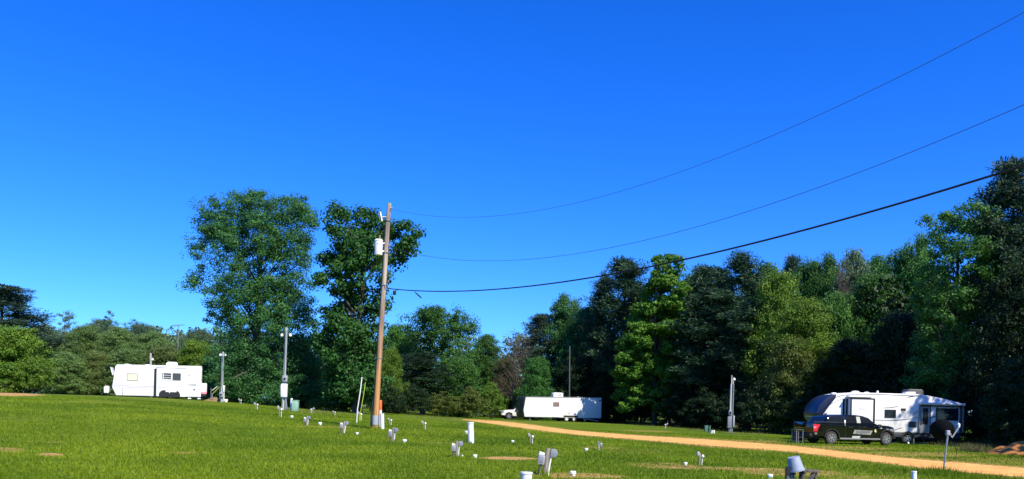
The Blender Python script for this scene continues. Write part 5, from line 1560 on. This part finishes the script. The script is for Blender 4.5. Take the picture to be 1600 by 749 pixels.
MB().box((11.8 * k, 0, zt / 2 - .13), (.05, .09, zt + .2)).build('leg', M['dark_wood'], o)
MB().box((-10 * k, .05, zt / 2 - .13), (.05, .09, zt + .2)).build('leg', M['dark_wood'], o)
a, b = Vector((-3 * k, -.1, zt * .35)), Vector((7 * k, -.1, zt - .05))
MB().tube([a - (b - a) * .5, b], .055, 4).build('brace', M['dark_wood'], o)
MB().bb(-20 * k, -8 * k, -.12, .12, zt * .36, zt * .42).build('low_shelf', M['dark_wood'], o)

# satellite dish on its mast
B = hit(1473.6, 741)
Y = B.y
o = thing('satellite_dish', 'black satellite dish on a leaning grey mast beside the sandy road', 'satellite dish', B)
T = at(1481.4, 674, Y) - B
MB().tube([T * -.08, T * .35, T * .35], .024, 10).build('mast', M['galv'], o)
MB().tube([T * .33, T * .95], .027, 10).build('upper_mast', M['galv'], o)
C = at(1478.4, 672.5, Y) - B + Vector((0, .22, 0))
R_ = 17.6 / FPX * Y
q = Vector((.45, .80, .38)).normalized().to_track_quat('Z', 'Y')
m = MB(); m.lathe([(.001, -.09), (R_ * .35, -.08), (R_ * .7, -.045), (R_, .01), (R_ * 1.0, .022), (R_ * .68, -.03), (R_ * .33, -.064), (.001, -.072)], 32)
d = m.build('dish', M['dish_black'], o); d.rotation_mode = 'QUATERNION'; d.rotation_quaternion = q; d.location = C
MB().bb(T.x * .95 - .05, T.x * .95 + .05, -.05, .06, T.z * .9, T.z * 1.02).build('mount', M['pale_box'], o, bevel=.012)
J = at(1487.4, 684, Y) - B; E = at(1498, 668, Y) - B; E2 = at(1498.6, 663.6, Y) - B
MB().tube([T * .97, (T * .97).lerp(J, .5) + Vector((.02, 0, .02)), J, E], [.026, .024, .022, .022], 8).build('feed_arm', M['pale_box'], o)
MB().tube([E, E2, E2 + Vector((-.05, 0, .02))], [.03, .035, .045], 10).build('receiver', M['white_bare'], o)
cb = hit(1479.5, 722)
pts = [at(1480.4 + 14.4 * math.cos(a), 706.5 + 15.2 * math.sin(a), Y + .15 * math.sin(2 * a)) - B for a in np.linspace(0, 6.283, 41)]
MB().tube(pts, .006, 5, False).build('cable_loop', M['wire'], o)

# step stand left of the right camper
B = hit(1246, 693)
o = thing('camp_table', 'dark folding table at the left end of the right camper', 'table', B, .2)
k = B.y / FPX; zt = 22 * k
MB().bb(-7 * k, 6 * k, -.3, .3, zt - .05, zt).build('table_top', M['skirt'], o, bevel=.01)
for sx in (-6, 5):
    for sy in (-.25, .25): MB().tube([(sx * k, sy, -.03), (sx * k, sy, zt - .05)], .028, 6).build('leg', M['trim'], o)
MB().bb(-6 * k, 5 * k, -.26, .26, zt * .42, zt * .46).build('shelf', M['skirt'], o)
B = hit(1258, 693)
o = thing('generator', 'black portable generator on the ground between table and pickup tail', 'generator', (B.x, B.y + 1.2, B.z))
MB().bb(-.3, .3, -.25, .25, .12, .52).build('housing', M['black'], o, bevel=.05)
m = MB(); m.tube([(-.32, -.27, 0), (-.32, -.27, .6), (.32, -.27, .6), (.32, -.27, 0)], .02, 6); m.tube([(-.32, .27, 0), (-.32, .27, .6), (.32, .27, .6), (.32, .27, 0)], .02, 6); m.build('frame', M['trim'], o)
MB().tube([(-.1, -.26, .3), (-.1, -.30, .3)], .07, 12).build('recoil_cover', M['lime'], o)

# sewer hose on the ground in front of the right camper
a, b = hit(1396, 692.6), hit(1449, 693.6)
pts = [a.lerp(b, k) + Vector((0, .05 * math.sin(9 * k), .05)) for k in np.linspace(0, 1, 20)]
o = MB().tube(pts, .045, 8).build('sewer_hose', M['pvc'], None)
tag(o, 'pale sewer hose lying on the grass under the right camper', 'hose')
for px in (1418.6, 1443.4):
    p = hit(px, 694); MB().lathe([(.06, 0), (.06, .11), (.04, .14), (.001, .14)], 10, (p.x, p.y - .05, p.z)).build('hose_coupling', M['lime'] if px > 1430 else M['white_bare'], o)

# yellow and white braces, and the spoil heap, at the tail of the left camper
Y = 75.3
o = thing('brace_pipes', 'yellow and white pipes leaning against the short light pole', 'pipes', (at(336, 622, Y).x, Y, gz(at(336, 622, Y).x, Y)))
B = o.location.copy()
for x0, y0, x1, y1, mt in ((332, 616, 343, 604.6, 'lime'), (331.6, 610.5, 339.6, 604.0, 'pvc')):
    MB().tube([at(x0, y0, Y) - B, at(x1, y1, Y) - B], .035, 8).build('pipe', M[mt], o)
MB().tube([at(329.8, 621, Y) - B + Vector((0, 0, -.2)), at(329.8, 606.8, Y) - B], .03, 8).build('upright', M['galv'], o)
MB().tube([at(331.6, 616, Y) - B, at(331.8, 624, Y) - B], .03, 8).build('upright', M['galv'], o)
MB().tube([at(343, 604.6, Y) - B, at(343.4, 624, Y) - B], .03, 8).build('upright', M['pvc'], o)

def heap(name, label, c, rx, ry, h, mat, seed):
    rng = np.random.default_rng(seed)
    n = 34
    xs = np.linspace(-1.15, 1.15, n); X, Yg = np.meshgrid(xs, xs)
    r = np.sqrt(X ** 2 + Yg ** 2)
    Z = h * np.clip(1 - r ** 1.5, 0, 1) ** .9
    ph = rng.random(8) * 6.28
    for k in range(8):
        Z *= 1 + .10 * np.sin(X * (2 + 1.7 * k) + ph[k]) * np.cos(Yg * (1.6 + 1.9 * k) + ph[7 - k])
    wx, wy = c[0] + X * rx, c[1] + Yg * ry
    Zw = ground(wx, wy) + Z - .03 * (Z <= 0.001) - .02
    F = np.arange(n * n).reshape(n, n)
    F = np.stack([F[:-1, :-1], F[:-1, 1:], F[1:, 1:], F[1:, :-1]], -1).reshape(-1, 4)
    o = npmesh(name, np.stack([wx, wy, Zw], -1).reshape(-1, 3), F, mat); o.data.shade_smooth()
    tag(o, label, 'dirt mound')
    return o
dirt_m = paint('orange clay', (.40, .17, .05), .95, var=.35, scale=2.5, bump=.8, spec=.1)
spoil_m = paint('brown dug earth', (.20, .14, .07), .95, var=.4, scale=3, bump=.8, spec=.1)
p = hit(1616, 712)
heap('dirt_mound', 'orange clay mound at the wood edge by the right side', (p.x, p.y + .6), 2.0, 1.4, .72, dirt_m, 3)
p = at(333, 626, 75.5)
heap('dirt_mound', 'low brown spoil heap behind the tail of the left camper', (p.x, p.y + .3), 1.0, .7, .40, spoil_m, 4)

# weeds: seed heads along the right wood edge and tall tufts by the road
def weeds(name, label, spots, mat, seed):
    rng = np.random.default_rng(seed); VV = []
    for (px, py, rpx, n, h) in spots:
        c = hit(px, py); k = c.y / FPX
        x = c.x + rng.normal(0, rpx * k * .5, n); y = c.y + rng.normal(0, .5, n); z = ground(x, y)
        hh = h * (.5 + .7 * rng.random(n)); a = rng.random(n) * 6.28; w = .012 + .0 * x
        l = hh * .35
        VV.append(np.stack([np.stack([x - np.cos(a) * w, y - np.sin(a) * w, z - .02], -1), np.stack([x + np.cos(a) * w, y + np.sin(a) * w, z - .02], -1),
                  np.stack([x + np.cos(a * 3) * l, y + np.sin(a * 3) * l, z + hh], -1)], 1).reshape(-1, 3))
    V = np.concatenate(VV)
    o = npmesh(name, V, np.arange(len(V)).reshape(-1, 3), mat); tag(o, label, 'weeds', kind='stuff')
dry = leafmat('dry weeds', (.10, .11, .03), (.26, .24, .09), .25)
weeds('weeds', 'dry grey green weeds along the wood edge and between camper and mound',
      [(1525, 706, 28, 700, .45), (1500, 698, 24, 260, .35), (1535, 697, 20, 200, .6), (1560, 699, 16, 120, .5), (1480, 697, 30, 160, .3), (1220, 690, 60, 200, .25), (1160, 679, 50, 250, .3),
       (1090, 673, 60, 250, .3), (1010, 667, 60, 200, .3), (700, 656, 80, 300, .35), (500, 646, 60, 300, .35)], dry, 6)
weeds('tall_grass', 'taller bright grass along the near edge of the road and round the posts',
      [(1480, 744, 40, 900, .20), (1530, 750, 60, 900, .18), (1390, 735, 60, 500, .14), (1240, 716, 70, 500, .12), (1473, 742, 6, 160, .28), (851, 744, 8, 120, .16), (713, 716, 7, 100, .15),
       (1233, 764, 14, 200, .2), (1262, 764, 14, 160, .2), (586, 672, 8, 160, .22), (736, 694, 5, 60, .14), (613, 693, 6, 80, .15)], bpy.data.materials['grass blades'], 7)
